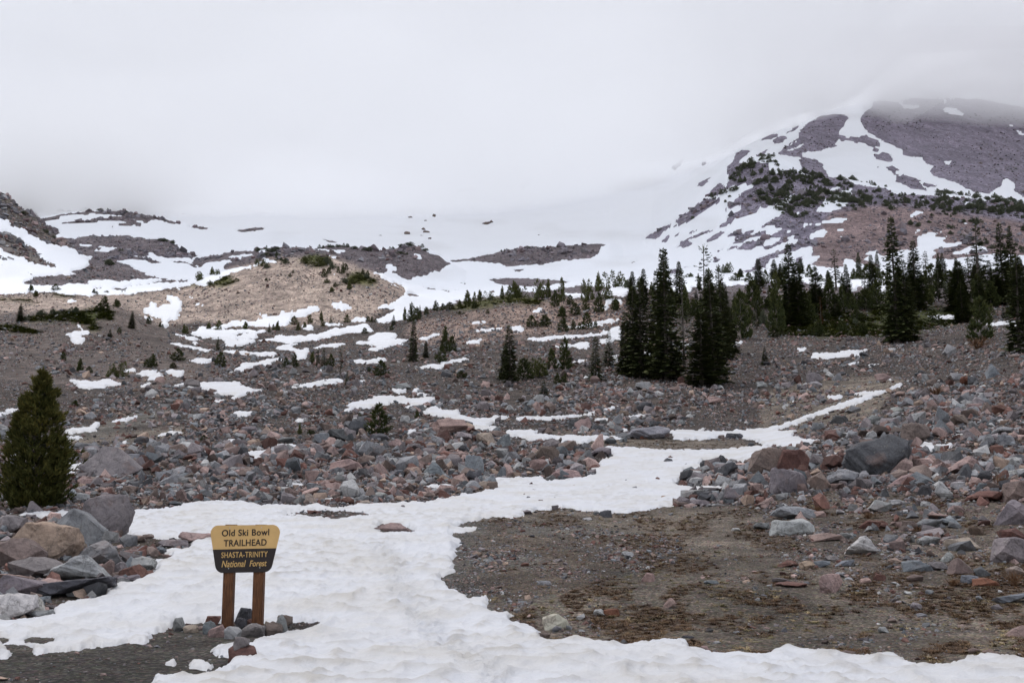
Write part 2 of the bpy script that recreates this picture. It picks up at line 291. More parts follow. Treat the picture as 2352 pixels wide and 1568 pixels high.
 (1, T(2,0,[(520,1450),(760,1415),(700,1400),(970,1370),(1010,1385),(860,1412),(800,1440),(540,1462)])), (1, T(2,0,[(70,1562),(300,1540),(600,1520),(840,1500),(860,1485),(1012,1438),(1012,1566),(840,1566),(900,1512),(600,1547),(300,1570)])),
 (1, T(2,0,[(895,1352),(1032,1322),(1000,1342)])), (1, T(2,0,[(520,1360),(580,1345),(560,1362)])), (1, T(2,0,[(1400,1080),(1600,1100),(1560,1150),(1450,1130)])),
 # middle distance
 (1, T(0,1,[(630,370),(700,372),(900,375),(960,362),(1080,378),(1090,400),(1152,415),(1000,430),(930,437),(830,450),(740,445),(720,420),(680,402)])),
 (1, T(0,1,[(1140,275),(1240,260),(1250,288),(1150,292)])), (1, T(0,1,[(1270,310),(1310,272),(1420,278),(1440,300),(1510,330),(1490,352),(1440,373),(1370,370),(1370,335),(1280,322)])),
 (1, T(0,1,[(1500,285),(1540,268),(1720,283),(1690,310),(1640,335),(1600,328)])), (1, T(0,1,[(1265,432),(1320,415),(1350,398),(1408,392),(1390,412),(1310,434)])),
 (1, T(0,1,[(1520,428),(1640,405),(1700,400),(1830,395),(2000,388),(2190,385),(2200,420),(2280,435),(2400,460),(2352,475),(2250,490),(2200,500),(2010,517),(1920,455),(1830,450),(1700,447),(1600,422)])),
 (1, T(0,1,[(2100,540),(2180,505),(2290,490),(2250,515),(2190,540)])), (1, T(0,1,[(1955,580),(2060,543),(2105,548),(2020,582)])),
 (1, T(0,1,[(2155,268),(2220,240),(2240,213),(2360,215),(2360,255),(2240,285),(2160,292)])), (1, T(0,1,[(1560,28),(1700,40),(1800,75),(1970,92),(1900,107),(1840,97),(1720,67),(1600,52)])),
 (1, T(0,1,[(1740,25),(1835,22),(1800,42)])), (1, T(0,1,[(2040,90),(2200,100),(2360,115),(2360,137),(2120,120)])), (1, T(0,1,[(1685,182),(1800,178),(1960,168),(1985,190),(1880,208),(1780,196)])),
 (1, T(0,1,[(2050,0),(2360,0),(2360,20),(2200,62),(2050,50),(2100,30)])),
 (1, T(0,1,[(598,852),(640,820),(850,795),(880,765),(940,760),(920,785),(870,830),(700,850),(640,870)])), (1, T(0,1,[(1005,757),(1060,735),(1180,705),(1312,686),(1290,705),(1130,745),(1040,762)])),
 (1, T(0,1,[(608,895),(700,893),(765,905),(700,918),(610,916)])), (1, T(0,1,[(908,642),(1012,630),(1005,646),(920,650)])), (1, T(0,1,[(1385,887),(1470,870),(1560,848),(1705,850),(1640,880),(1500,882)])), (1, T(0,1,[(1400,675),(1450,668),(1440,682)])),
 (1, T(0,1,[(1105,942),(1150,930),(1187,932),(1160,947)])), (1, T(0,1,[(2088,698),(2150,670),(2360,655),(2310,690),(2200,702)])), (1, T(0,1,[(2000,932),(2100,925),(2210,916),(2222,950),(2150,957),(2100,942)])),
 (1, T(0,1,[(610,1128),(780,1133),(750,1188),(640,1182)])), (1, T(0,1,[(618,1207),(722,1200),(722,1220),(618,1230)])), (1, T(0,1,[(1278,1170),(1345,1168),(1300,1197)])), (1, T(0,1,[(2238,1032),(2360,1020),(2360,1105),(2300,1075),(2250,1042)])),
 (1, T(0,1,[(-700,640),(-20,670),(60,670),(60,640),(230,628),(242,655),(100,670),(40,697),(0,702),(-700,700)])), (1, T(0,1,[(2280,1110),(2352,1105),(2352,1115)])),
 (1, T(0,1,[(470,492),(500,490),(500,500)])),
 (1, T(1,1,[(770,655),(860,630),(830,600),(930,565),(1080,545),(1090,525),(1230,520),(1250,508),(1300,515),(1395,525),(1370,540),(1500,535),(1640,530),(1665,550),(1600,575),(1580,600),(1490,617),(1370,618),(1440,590),(1330,570),(1280,570),(1230,590),(1130,617),(1030,632),(930,627),(860,657)])),
 (1, T(1,1,[(1238,455),(1390,443),(1390,475),(1320,492),(1250,467)])), (1, T(1,1,[(1440,450),(1500,443),(1480,475),(1440,482)])), (1, T(1,1,[(1450,495),(1578,492),(1560,527),(1480,510)])), (1, T(1,1,[(1530,402),(1580,400),(1560,412)])),
 (1, T(1,1,[(1510,675),(1580,640),(1560,620),(1660,613),(1730,640),(1870,650),(1880,680),(2000,720),(2150,715),(2200,700),(2360,700),(2290,725),(2220,740),(2210,760),(2120,790),(2240,810),(2250,840),(2120,837),(1950,822),(2000,800),(1930,780),(1880,740),(1700,702),(1600,687)])),
 (1, T(1,1,[(1378,835),(1472,828),(1470,862),(1380,857)])), (1, T(1,1,[(1480,825),(1622,823),(1590,847)])),
 (1, T(1,1,[(318,432),(400,430),(440,405),(600,375),(760,356),(825,370),(800,385),(620,407),(560,427),(440,432),(350,447)])), (1, T(1,1,[(868,387),(1002,362),(990,374),(880,392)])),
 (1, T(1,1,[(880,30),(950,15),(1100,0),(1392,-2),(1370,25),(1200,67),(1120,102),(1030,100),(1008,94),(1080,80),(1145,58),(1050,45)])), (1, T(1,1,[(500,77),(640,48),(780,35),(862,42),(700,64),(540,80)])),
 (1, T(1,1,[(180,82),(240,50),(385,33),(340,60),(390,95),(492,73),(480,130),(440,172),(370,180),(370,110),(330,90),(260,92)])), (1, T(1,1,[(-10,-4),(440,-2),(420,20),(280,32),(150,15)])), (1, T(1,1,[(-10,108),(160,115),(192,130),(170,150),(-10,142)])),
 (1, T(1,1,[(-10,215),(130,175),(200,170),(262,180),(160,207),(120,235),(-10,252)])), (1, T(1,1,[(818,187),(930,180),(1050,190),(1120,175),(1213,170),(1190,190),(1100,222),(960,205),(840,197)])),
 (1, T(1,1,[(1492,252),(1560,230),(1700,220),(1720,205),(1800,190),(1953,166),(1940,180),(1830,207),(1760,217),(1740,242),(1700,264),(1560,262)])), (1, T(1,1,[(1928,32),(1990,0),(2080,-6),(2062,34)])),
 (1, T(1,1,[(548,287),(622,273),(590,295)])), (1, T(1,1,[(353,747),(430,722),(472,725),(420,757)])), (1, T(1,1,[(-10,455),(42,460),(20,482),(-10,482)])),
 (1, T(1,1,[(125,982),(220,955),(380,965),(445,980),(340,1000),(260,1005),(140,1020),(140,1062),(60,1077),(20,1107),(-10,1107),(-10,1020),(150,1005)])), (1, T(1,1,[(150,912),(202,906),(200,937),(100,910)])),
 (1, T(1,1,[(88,1342),(190,1334),(270,1335),(430,1313),(442,1335),(330,1347),(100,1350)])), (1, T(1,1,[(1478,1332),(1600,1330),(1812,1328),(1822,1350),(1640,1370),(1560,1347)])), (1, T(1,1,[(638,847),(700,830),(852,817),(840,832),(700,852)])), (1, T(1,1,[(2138,277),(2252,256),(2160,280)])),
 (1, T(2,1,[(280,77),(500,45),(620,25),(722,13),(700,45),(720,77),(640,80),(560,62),(400,67)])), (1, T(2,1,[(800,-4),(972,-4),(930,25),(820,37)])), (1, T(2,1,[(508,202),(700,178),(690,197),(600,207)])), (1, T(2,1,[(918,142),(1012,123),(1000,165),(960,202),(950,160)])),
 (1, T(2,1,[(618,357),(740,323),(822,313),(740,347)])), (1, T(2,1,[(1460,30),(1560,18),(1622,30),(1600,82),(1500,77)])), (1, T(2,1,[(1200,112),(1282,98),(1270,142),(1220,130)])), (1, T(2,1,[(1978,42),(2142,3),(2130,32),(1990,50)])),
 (1, T(3,1,[(408,122),(500,120),(640,110),(760,90),(943,83),(900,105),(840,120),(850,142),(720,157),(600,167),(420,167)])), (1, T(3,1,[(738,217),(862,193),(830,217),(760,230)])), (1, T(3,1,[(533,537),(680,493),(702,510),(640,547),(560,547)])),
 (1, T(3,1,[(183,572),(262,548),(240,574)])), (1, T(3,1,[(1092,362),(1152,328),(1110,380)])), (1, T(3,1,[(268,77),(402,68),(300,107)])), (1, T(3,1,[(890,236),(950,225),(1045,200),(960,240)])),
 (1, T(3,1,[(1368,987),(1420,955),(1542,938),(1500,965),(1640,955),(1742,943),(1700,965),(1640,987),(1560,1002),(1520,1027),(1440,1027)])), (1, T(3,1,[(488,1040),(682,1033),(560,1057),(510,1062)])), (1, T(3,1,[(2130,950),(2250,935),(2240,955)])),
 (1, T(2,1,[(30,707),(250,705),(380,705),(600,690),(800,650),(900,625),(992,603),(980,622),(870,652),(700,692),(560,712),(380,732),(250,727),(60,737)])), (1, T(2,1,[(1010,707),(1130,695),(1280,685),(1345,678),(1200,712),(1080,717),(1030,737)])), (1, T(2,1,[(758,732),(892,718),(870,737),(770,747)])),
 (1, T(2,1,[(-60,835),(330,828),(200,855),(400,880),(620,885),(940,885),(1000,900),(980,907),(860,910),(620,950),(470,937),(420,920),(350,900),(270,925),(140,925),(80,895),(-60,880)])),
 (1, T(2,1,[(918,818),(1092,820),(1070,850),(1000,832)])),
 (1, T(2,1,[(1440,835),(1700,830),(1850,785),(1730,845),(1900,845),(2100,830),(2352,812),(2522,770),(2642,720),(2832,655),(3042,580),(3152,540),(3252,515),(3172,500),(3112,495),(3222,475),(3312,475),(3432,465),(3502,440),(3532,405),(3599,393),(3572,420),(3512,465),(3412,492),(3302,530),(3212,572),(3052,622),(2912,667),(2782,712),(2672,762),(2522,802),(2412,835),(2622,832),(2582,880),(2652,905),(2752,915),(2864,915),(2772,945),(2612,990),(2452,975),(2352,978),(2290,950),(2230,915),(2120,900),(2060,895),(1960,890),(1900,900),(1700,917),(1490,912),(1490,880)])),
 # foreground sheet
 (1, [(-190,1178),(0,1183),(60,1178),(155,1175),(205,1174),(312,1173),(400,1166),(425,1157),(462,1151),(562,1151),(588,1161)] +
     T(1,1,[(240,1510),(300,1525),(480,1520),(560,1500),(640,1530),(780,1530),(960,1502),(1200,1500),(1400,1487),(1560,1490),(1700,1455),(1860,1440),(1870,1412),(1990,1410),(2060,1387),(2190,1375),(2210,1350),(2190,1320),(2080,1280),(2200,1262),(2352,1262)]) +
     T(2,1,[(200,1264),(290,1250),(300,1287),(440,1285),(640,1264),(790,1232),(740,1210),(740,1180),(800,1165),(800,1130),(890,1080),(945,1060),(900,1020),(850,985),(900,983),(1100,992),(1280,1000),(1500,1012),(1750,1012),(2000,1005),(2180,985),(2290,975),(2352,978),(2420,1040),(2352,1120),(2100,1115),(1990,1120),(1930,1090),(1750,1100),(1740,1190),(1600,1200),(1570,1280),(1458,1310),(1560,1337),(1640,1347),(1830,1347),(1960,1342),(2040,1320),(2140,1313),(2150,1330),(2050,1327),(1980,1352),(1850,1392),(1700,1402),(1640,1442),(1640,1460),(1600,1467),(1520,1482),(1510,1522),(1430,1532),(1330,1542),(1240,1566)]) +
     T(2,2,[(1000,20),(920,20),(760,5),(650,3)]) + T(2,1,[(620,1562),(450,1539),(250,1562)]) + T(2,2,[(140,10),(130,45),(0,65)]) +
     T(1,2,[(2200,52),(2080,62),(2050,92),(1900,115),(1800,132),(1840,150),(2062,155),(1990,187),(1735,215),(1810,230),(1830,260),(1912,262),(1840,300),(1912,300),(1820,332),(1892,345),(1788,377),(1892,398),(1780,467),(1842,488),(1800,512),(1832,570),(1720,600),(1675,640),(1770,690),(1770,722),(1882,740),(1850,755),(1935,795),(1930,808),(2000,812),(2100,778),(2165,820),(2110,860),(2133,880),(2060,917),(2155,913),(2140,947),(2352,945)]) +
     T(2,2,[(92,923),(-5,975),(0,1050),(150,1048),(200,1097),(300,1103),(228,1160),(300,1197),(600,1193),(700,1217),(840,1208),(920,1247),(1030,1247),(1250,1222),(1400,1183),(1580,1188),(1643,1225),(1600,1277),(1740,1290),(1850,1332),(2352,1340)]) +
     T(3,2,[(110,1290),(160,1273),(400,1317),(660,1298),(700,1352),(850,1362),(1000,1330),(1170,1328),(1283,1375),(1190,1385),(1400,1432),(1660,1427),(1790,1402),(1830,1350),(2080,1328),(2352,1372),(3300,1372),(3300,1820),(-8000,1820)][:-1]) + [(2540,1628),(-190,1628)]),
 # rock garden left
 (0, T(0,2,[(-780,55),(0,42),(80,30),(190,47),(360,47),(370,82),(440,82),(500,40),(620,60),(820,70),(1000,240),(1160,215),(1200,225),(1370,252),(1500,262),(1640,257),(1740,240),(1800,290),(1740,305),(1782,340),(1700,362),(1620,355),(1400,348),(1500,382),(1603,405),(1560,452),(1388,457),(1410,520),(1482,540),(1400,592),(1330,622),(1220,657),(1080,670),(1028,710),(1053,735),(990,745),(990,772),(900,812),(860,827),(650,837),(500,892),(480,932),(493,960),(400,982),(240,992),(120,1022),(0,1017),(-780,1030)])),
 (0, T(0,2,[(-100,1168),(220,1150),(255,1163),(40,1177),(100,1197),(240,1192),(270,1160),(430,1153),(543,1180),(530,1202),(440,1242),(400,1245),(300,1217),(170,1205),(60,1205),(-100,1228)])),
 (0, T(0,2,[(5,1233),(100,1228),(180,1230),(280,1245),(333,1280),(240,1332),(130,1330),(70,1300)])),
 (0, T(0,2,[(-780,1350),(0,1355),(240,1332),(400,1310),(680,1285),(800,1270),(950,1250),(1110,1237),(1120,1215),(1260,1190),(1400,1172),(1380,1140),(1500,1120),(1590,1070),(1600,1005),(1700,1040),(1880,1030),(2080,1040),(2200,1000),(2352,1020),(2412,1040),(2662,1030),(2782,1008),(2842,1035),(2972,1000),(2912,1070),(2802,1102),(2652,1110),(2482,1162),(2352,1187),(2290,1215),(2352,1235),(2352,1250),(2110,1240),(2020,1235),(1928,1290),(1980,1310),(1990,1342),(2090,1342),(2150,1392),(2352,1400),(2340,1412),(2120,1410),(2070,1440),(1970,1480),(1850,1478),(1850,1497),(1960,1512),(2090,1500),(2250,1512),(2150,1550),(1980,1548),(1700,1530),(1440,1520),(1400,1566),(1390,1820),(-780,1820)])),
 (1, T(0,2,[(1500,1408),(1570,1370),(1630,1385),(1692,1412),(1600,1424)])), (1, T(0,2,[(1695,1417),(1760,1400),(1830,1388),(1967,1425),(1950,1457),(1770,1452)])), (1, T(0,2,[(1168,1222),(1280,1183),(1340,1180),(1403,1192),(1350,1222)])),
 (1, T(0,2,[(-780,1225),(0,1240),(70,1300),(130,1330),(240,1332),(0,1357),(-780,1357)])),
 (0, T(1,2,[(215,52),(280,30),(480,8),(700,-2),(960,8),(1095,47),(900,57),(730,77),(600,60),(440,47)])), (0, T(1,2,[(1065,142),(1150,126),(1300,126),(1495,192),(1480,202),(1130,202),(1150,165)])),
]

# (outline, ground colour, rubble density) painted in order
BROWN = (.178, .155, .128); GRAV = (.135, .128, .114); SOIL = (.066, .055, .049)  # soil is darkened for the cloud shade on the middle slopes
ZONES = [
 ([(-190,-50),(2540,-50),(2540,1630),(-190,1630)], SOIL, 1.0),
 ([(-190,-50),(2540,-50),(2540,700),(1200,680),(1000,708),(830,617),(700,590),(530,628),(400,660),(100,671),(-190,690)], (.140,.123,.132), 0.40),
 ([(1480,-50),(2540,-50),(2540,640),(1480,660)], (.195,.182,.232), 0.25),  # paler lavender holds the air haze over the mountain
 (T(3,0,[(560,400),(900,330),(1300,330),(2500,500),(2500,900),(400,920),(420,700)]), (.215,.165,.165), 0.25),
 (T(1,0,[(200,790),(700,790),(1080,930),(1400,1060),(1380,1180),(1000,1400),(100,1450),(-500,1400),(-900,1420),(-1700,1380),(-2900,1300),(-2900,1130),(-1400,1150),(-700,1100),(-200,900)]), (.350,.290,.250), 0.25),  # tan is lightened: the sun patch on this hill is in the colour
 ([(-190,380),(0,440),(60,470),(110,520),(140,545),(170,575),(120,590),(60,540),(0,500),(-190,490)], (.125,.112,.096), 1.3),
 ([(0,530),(60,545),(100,600),(130,620),(60,600),(0,570)], (.14,.13,.12), 1.0),
 ([(-190,725),(120,715),(280,705),(420,770),(560,830),(420,900),(150,880),(-190,900)], (.115,.096,.088), 0.6),
 ([(930,745),(1150,705),(1300,690),(1450,690),(1450,740),(1100,790),(950,790)], (.235,.180,.155), 0.9),
 ([(1200,980),(1350,1000),(1700,1010),(1760,1030),(1700,1040),(1350,1030)], BROWN, 0.08),
 ([(1750,900),(1950,860),(2080,870),(2000,960),(1850,1000),(1740,985)], BROWN, 0.35),
 ([(160,985),(330,945),(400,935),(380,960),(240,1000),(160,1020)], GRAV, 0.12),
 ([(160,1010),(430,980),(450,1005),(170,1030)], BROWN, 0.35),
 ([(1790,740),(1900,720),(2060,705),(2200,705),(2200,745),(2060,770),(1920,775),(1800,770)], (.045,.052,.014), 0.25),
 ([(1000,1180),(1100,1165),(1700,1160),(1900,1130),(2540,1150),(2540,1630),(1240,1630),(1000,1400)], BROWN, 0.10),
 ([(1000,1205),(1250,1195),(1560,1240),(1560,1290),(1450,1320),(1330,1350),(1230,1380),(1100,1430),(1000,1400)], GRAV, 0.6),
 ([(1760,1150),(2540,1130),(2540,1380),(2150,1340),(1900,1320),(1740,1280)], (.150,.128,.106), 0.35),
 ([(-190,1180),(330,1180),(480,1220),(420,1290),(200,1400),(-190,1440)], (.085,.070,.058), 0.5),
 ([(-190,1440),(700,1400),(620,1500),(500,1630),(-190,1630)], (.115,.108,.096), 0.04),
 ([(170,1085),(900,1080),(1130,1130),(1100,1150),(600,1165),(170,1175)], (.066,.053,.046), 1.3),
 (T(0,0,[(200,1370),(500,1310),(750,1290),(900,1265),(1060,1310),(1030,1380),(900,1370),(880,1425),(780,1420),(600,1390),(300,1392)]), (.045,.052,.014), 0.1),
 (T(0,0,[(-700,1430),(150,1430),(400,1490),(330,1510),(60,1480),(-700,1500)]), (.050,.052,.020), 0.3),
 (T(0,0,[(800,1430),(900,1440),(960,1480),(850,1470)]), (.060,.070,.016), 0.1), (T(0,0,[(430,1130),(560,1120),(720,1180),(600,1170)]), (.075,.075,.025), 0.1), (T(0,0,[(-500,1160),(280,1190),(370,1230),(100,1200),(-500,1210)]), (.075,.075,.025), 0.1),
 (T(0,0,[(1730,1065),(1780,1000),(1960,930),(2100,960),(2210,1020),(2080,1060),(1900,1075)]), (.085,.090,.028), 0.0),
 (T(1,0,[(350,825),(500,780),(690,790),(700,860),(560,890),(450,850)]), (.080,.088,.028), 0.0), (T(1,0,[(840,960),(960,940),(1130,1020),(1080,1060),(900,1050),(690,1065),(830,1040)]), (.080,.085,.026), 0.0),
 (T(1,0,[(1750,1292),(1900,1230),(2200,1180),(2400,1150),(2650,1190),(2600,1240),(2300,1220),(2000,1270)]), (.095,.100,.025), 0.0),  # hill and crest mats have sunlight mixed into their yellow-green
]
# ------------------------------------------------------------------ relief: at each distance, the frame height of the ground
LAYERS = [
 (26,   [(0,1332),(600,1332),(1200,1330),(2352,1318)]),
 (36,   [(-200,1250),(600,1243),(1100,1238),(1700,1238),(2352,1205)]),
 (48,   [(-200,1180),(200,1176),(600,1172),(1000,1176),(1200,1174),(1400,1182),(1700,1165),(1950,1140),(2352,1115)]),
 (60,   [(-200,1120),(600,1118),(1000,1128),(1300,1132),(1500,1125),(1900,1085),(2352,1040)]),
 (82,   [(-200,1018),(600,1014),(1000,1022),(1300,1040),(1700,1032),(2000,990),(2352,935)]),
 (112,  [(-200,945),(600,938),(1000,950),(1400,968),(1750,985),(1850,965),(2100,905),(2352,855)]),
 (150,  [(-200,868),(600,872),(1000,878),(1400,882),(1700,885),(2000,862),(2352,800)]),
 (200,  [(-200,795),(300,800),(600,815),(900,820),(1200,812),(1500,802),(1800,800),(2100,782),(2352,752)]),
 (255,  [(-200,728),(0,728),(100,721),(190,707),(265,704),(350,736),(430,768),(560,788),(900,780),(1100,768),(1400,752),(1800,742),(2100,738),(2352,722)]),
 (300,  [(-200,748),(0,748),(200,742),(350,752),(450,768),(600,768),(800,758),(900,749),(1000,716),(1100,700),(1200,689),(1300,684),(1450,674),(1600,672),(1800,668),(1950,665),(2100,682),(2352,690)]),
 (345,  [(-200,738),(0,738),(200,738),(350,742),(450,752),(600,750),(800,742),(900,738),(1000,728),(1200,722),(1450,702),(1700,690),(2000,672),(2352,672)]),
 (430,  [(-200,685),(0,679),(100,675),(180,679),(250,682),(330,666),(420,658),(450,648),(500,630),(560,614),(620,603),(700,594),(770,596),(830,615),(880,632),(920,655),(960,680),(1000,700),(1080,702),(1200,708),(1400,692),(1600,672),(2000,655),(2352,652)]),
 (500,  [(-200,610),(0,600),(100,628),(215,652),(300,668),(400,672),(500,672),(600,660),(800,650),(900,662),(960,680),(1040,694),(1100,690),(1300,672),(1500,656),(1800,645),(2352,640)]),
 (560,  [(-200,500),(0,500),(60,535),(110,560),(165,590),(212,612),(250,604),(300,618),(350,635),(420,650),(500,650),(600,640),(800,640),(900,650),(1000,672),(1100,675),(1300,662),(1500,645),(1800,630),(2352,628)]),
 (610,  [(-200,395),(0,446),(15,450),(45,478),(85,504),(105,525),(140,545),(170,570),(212,608),(260,612),(350,640),(500,640),(700,625),(900,640),(1000,665),(1100,665),(1300,652),(1500,635),(1800,612),(2352,615)]),
 (700,  [(-200,520),(0,520),(140,590),(215,604),(270,600),(350,603),(420,606),(450,601),(520,586),(588,571),(650,566),(700,570),(800,569),(870,577),(900,571),(940,567),(980,575),(1010,590),(1036,605),(1070,628),(1150,642),(1300,640),(1500,624),(1650,600),(1800,590),(2352,592)]),
 (760,  [(-200,540),(0,540),(140,580),(300,590),(450,600),(600,592),(900,592),(1000,606),(1036,617),(1100,625),(1300,618),(1500,606),(1650,575),(1800,562),(2352,570)]),
 (850,  [(-200,560),(0,545),(100,548),(150,545),(250,541),(330,545),(360,550),(400,559),(450,585),(520,588),(600,580),(700,578),(850,585),(1000,604),(1036,600),(1100,590),(1160,577),(1200,571),(1300,563),(1396,560),(1430,578),(1500,580),(1560,560),(1650,505),(1750,470),(1850,475),(2000,480),(2352,520)]),
 (950,  [(-200,560),(0,550),(200,545),(330,545),(400,553),(500,570),(600,572),(800,574),(1000,592),(1150,590),(1300,575),(1396,565),(1480,560),(1540,510),(1600,460),(1640,432),(1668,395),(1700,373),(1750,357),(1775,357),(1810,378),(1850,398),(1920,412),(2000,428),(2100,444),(2200,452),(2352,468)]),
 (1020, [(-200,545),(0,540),(200,535),(400,540),(500,552),(700,562),(1000,584),(1200,575),(1400,560),(1480,552),(1540,500),(1600,450),(1660,400),(1700,375),(1760,362),(1850,400),(1920,420),(2000,438),(2100,455),(2352,475)]),
 (1120, [(-200,530),(0,520),(85,504),(150,492),(230,486),(300,489),(355,498),(400,509),(450,521),(560,527),(600,524),(640,530),(700,545),(800,560),(1000,572),(1200,562),(1400,545),(1500,515),(1580,450),(1640,395),(1670,368),(1720,348),(1780,345),(1850,375),(1920,400),(2000,420),(2100,440),(2352,465)]),
 (1280, [(-200,525),(200,520),(500,530),(700,545),(1000,555),(1200,545),(1400,520),(1500,480),(1580,425),(1640,385),(1690,350),(1740,325),(1800,300),(1850,310),(1900,330),(2000,350),(2100,375),(2352,410)]),
 (1500, [(-200,520),(200,515),(500,520),(700,527),(1000,530),(1200,515),(1400,485),(1500,450),(1600,402),(1700,352),(1760,325),(1820,296),(1880,268),(1925,250),(1980,245),(2050,275),(2100,285),(2200,300),(2352,340)]),
 (1750, [(-200,500),(200,500),(500,500),(700,505),(1000,495),(1200,470),(1400,432),(1500,400),(1600,365),(1700,330),(1850,290),(1925,255),(2000,225),(2100,215),(2200,222),(2352,252)]),
 (2100, [(-200,470),(500,460),(1000,430),(1200,405),(1400,370),(1600,300),(1800,235),(2000,180),(2352,200)]),
 (2700, [(-200,380),(500,360),(1000,310),(1400,250),(1800,150),(2352,120)]),
 (3400, [(-200,330),(500,300),(1000,240),(1400,170),(1800,60),(2352,60)]),
]
a_mid = np.linspace(-0.54, 0.54, 900)
a_out = 0.54 * (1 + 0.012) ** (np.arange(1, 30) ** 1.75 * 0.42)
ACOL = np.concatenate([-a_out[::-1], a_mid, a_out])
NA = len(ACOL)
_ud = np.linspace(-400, 2750, 800)
ys = [5.0, 12.0, 18.5]
zs = [np.zeros(NA), np.zeros(NA), np.full(NA, 0.01)]
for Y, pl in LAYERS:
    pu, pv = zip(*pl)
    vv = np.interp(_ud, pu, pv)
    ax, az = uv_dir(_ud, vv)
    zs.append(np.interp(ACOL, ax, EYE + az * Y)); ys.append(float(Y))
ys = np.array(ys); zs = np.array(zs)

def pchip(x, y, q):
    h = np.diff(x)[:, None]; d = np.diff(y, axis=0) / h
    m = np.zeros_like(y)
    w1 = 2 * h[1:] + h[:-1]; w2 = h[1:] + 2 * h[:-1]
    same = d[:-1] * d[1:] > 0
    with np.errstate(divide='ignore', invalid='ignore'):
        hm = (w1 + w2) / (w1 / d[:-1] + w2 / d[1:])
    m[1:-1] = np.where(same, hm, 0.0)
    m[0] = d[0]; m[-1] = d[-1]
    k = np.clip(np.searchsorted(x, q) - 1, 0, len(x) - 2)
    t = ((q - x[k]) / (x[k + 1] - x[k]))[:, None]; hh = h[k]
    h00 = 2*t**3 - 3*t**2 + 1; h10 = t**3 - 2*t**2 + t; h01 = -2*t**3 + 3*t**2; h11 = t**3 - t**2
    return h00 * y[k] + h10 * hh * m[k] + h01 * y[k + 1] + h11 * hh * m[k + 1]

YROW = np.concatenate([np.geomspace(5, 11.5, 24, endpoint=False), np.geomspace(11.5, 62, 270, endpoint=False),
                       np.geomspace(62, 320, 215, endpoint=False), np.geomspace(320, 1650, 235, endpoint=False),
                       np.geomspace(1650, 3400, 36)])
NR = len(YROW)
Z0 = pchip(np.log(ys), zs, np.log(YROW))
GX = ACOL[None, :] * YROW[:, None]
GY = np.repeat(YROW[:, None], NA, 1)
# natural unevenness, growing with distance but always small next to the traced relief
amp = np.interp(np.log(YROW), np.log([5, 20, 60, 200, 600, 1200]), [0.015, 0.04, 0.16, 0.5, 1.3, 2.2])[:, None]
mud = np.clip((700 - GX / GY * FOC - CU) / 60, 0, 1) * np.clip((19.5 - GY) / 2, 0, 1)
Zg = Z0 + 0.018 * mud * fbm(GX / 1.6 + GY * .5, GY / .17, 3, 15) + amp * (fbm(GX / 14 , GY / 14, 4, 3) * np.clip((300 - GY) / 200, 0, 1) + fbm(GX / 3.1, GY / 3.1, 3, 9) * 0.3 * np.clip((160 - GY) / 100, 0, 1)
                 + fbm(GX / 90, GY / 90, 5, 21, 0.55) * np.clip((GY - 150) / 250, 0, 1))
U, V = project(GX, GY, Zg)

# traced maps
mask = np.zeros((MH, MW), np.float32)
for val, poly in SNOW:
    fill(mask, poly, val)
maskS = blur(mask, 1, 2)
maskN = blur(mask, 4, 2); maskW = blur(mask, 14, 2)
tint = np.zeros((MH, MW, 3), np.float32); dens = np.zeros((MH, MW), np.float32)
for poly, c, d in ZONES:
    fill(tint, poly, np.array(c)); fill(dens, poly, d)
for m_ in (mask, tint, dens):
    m_[:, :14] = m_[:, 14:15]; m_[:, -16:] = m_[:, -17:-16]; m_[:14] = m_[14:15]
maskS = blur(mask, 1, 2); maskN = blur(mask, 4, 2); maskW = blur(mask, 14, 2)
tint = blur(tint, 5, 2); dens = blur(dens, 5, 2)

wob = fbm(GX / (GY * 0.012), GY / (GY * 0.012) * 6 + GY * 0, 3, 40)
wk = np.where(GY > 600, .5, 1.0)
su = U + wk * 11 * fbm(U / 14, V / 6, 5, 51, .62); sv = V + wk * 4.6 * fbm(U / 14, V / 6, 5, 57, .62)
M = sample(maskS, su, sv)
nearw = np.clip((75 - GY) / 30, 0, 1)
M = M * (1 - nearw) + nearw * sample(maskN, su, sv)
M = M + np.where(GY > 600, .36, np.where(GY > 150, .48, .34)) * fbm(U / 6.0, V / 3.0, 3, 71, .7) * np.clip(1.2 - np.abs(M - .5) * 2, 0, 1) * np.clip((GY - 10) / 60, 0.25, 1)
D = sample(dens, U, V)
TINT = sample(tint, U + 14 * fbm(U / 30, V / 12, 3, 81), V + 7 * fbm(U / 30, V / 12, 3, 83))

heathf = fbm(U / 55, V / 20, 4, 5) + fbm(U / 300, V / 90, 2, 9) * .8
inb = np.clip((V - 1120) / 60, 0, 1) * np.clip((U - 1050) / 100, 0, 1)
wmat = (np.clip((heathf + .06) / .22, 0, 1) * inb * np.clip((0.12 - np.abs(TINT[..., 0] - .10)) * 20, 0, 1))[..., None] * .6
TINT = TINT * (1 - wmat) + wmat * np.array([.125, .092, .066])

def zat(x, y):
    """ground height at a place"""
    a = x / y
    c = np.interp(a, ACOL, np.arange(NA)); r = np.interp(y, YROW, np.arange(NR))
    c0 = np.clip(np.floor(c).astype(int), 0, NA - 2); r0 = np.clip(np.floor(r).astype(int), 0, NR - 2)
    fc, fr = c - c0, r - r0
    return (Zg[r0, c0]*(1-fc) + Zg[r0, c0+1]*fc)*(1-fr) + (Zg[r0+1, c0]*(1-fc) + Zg[r0+1, c0+1]*fc)*fr

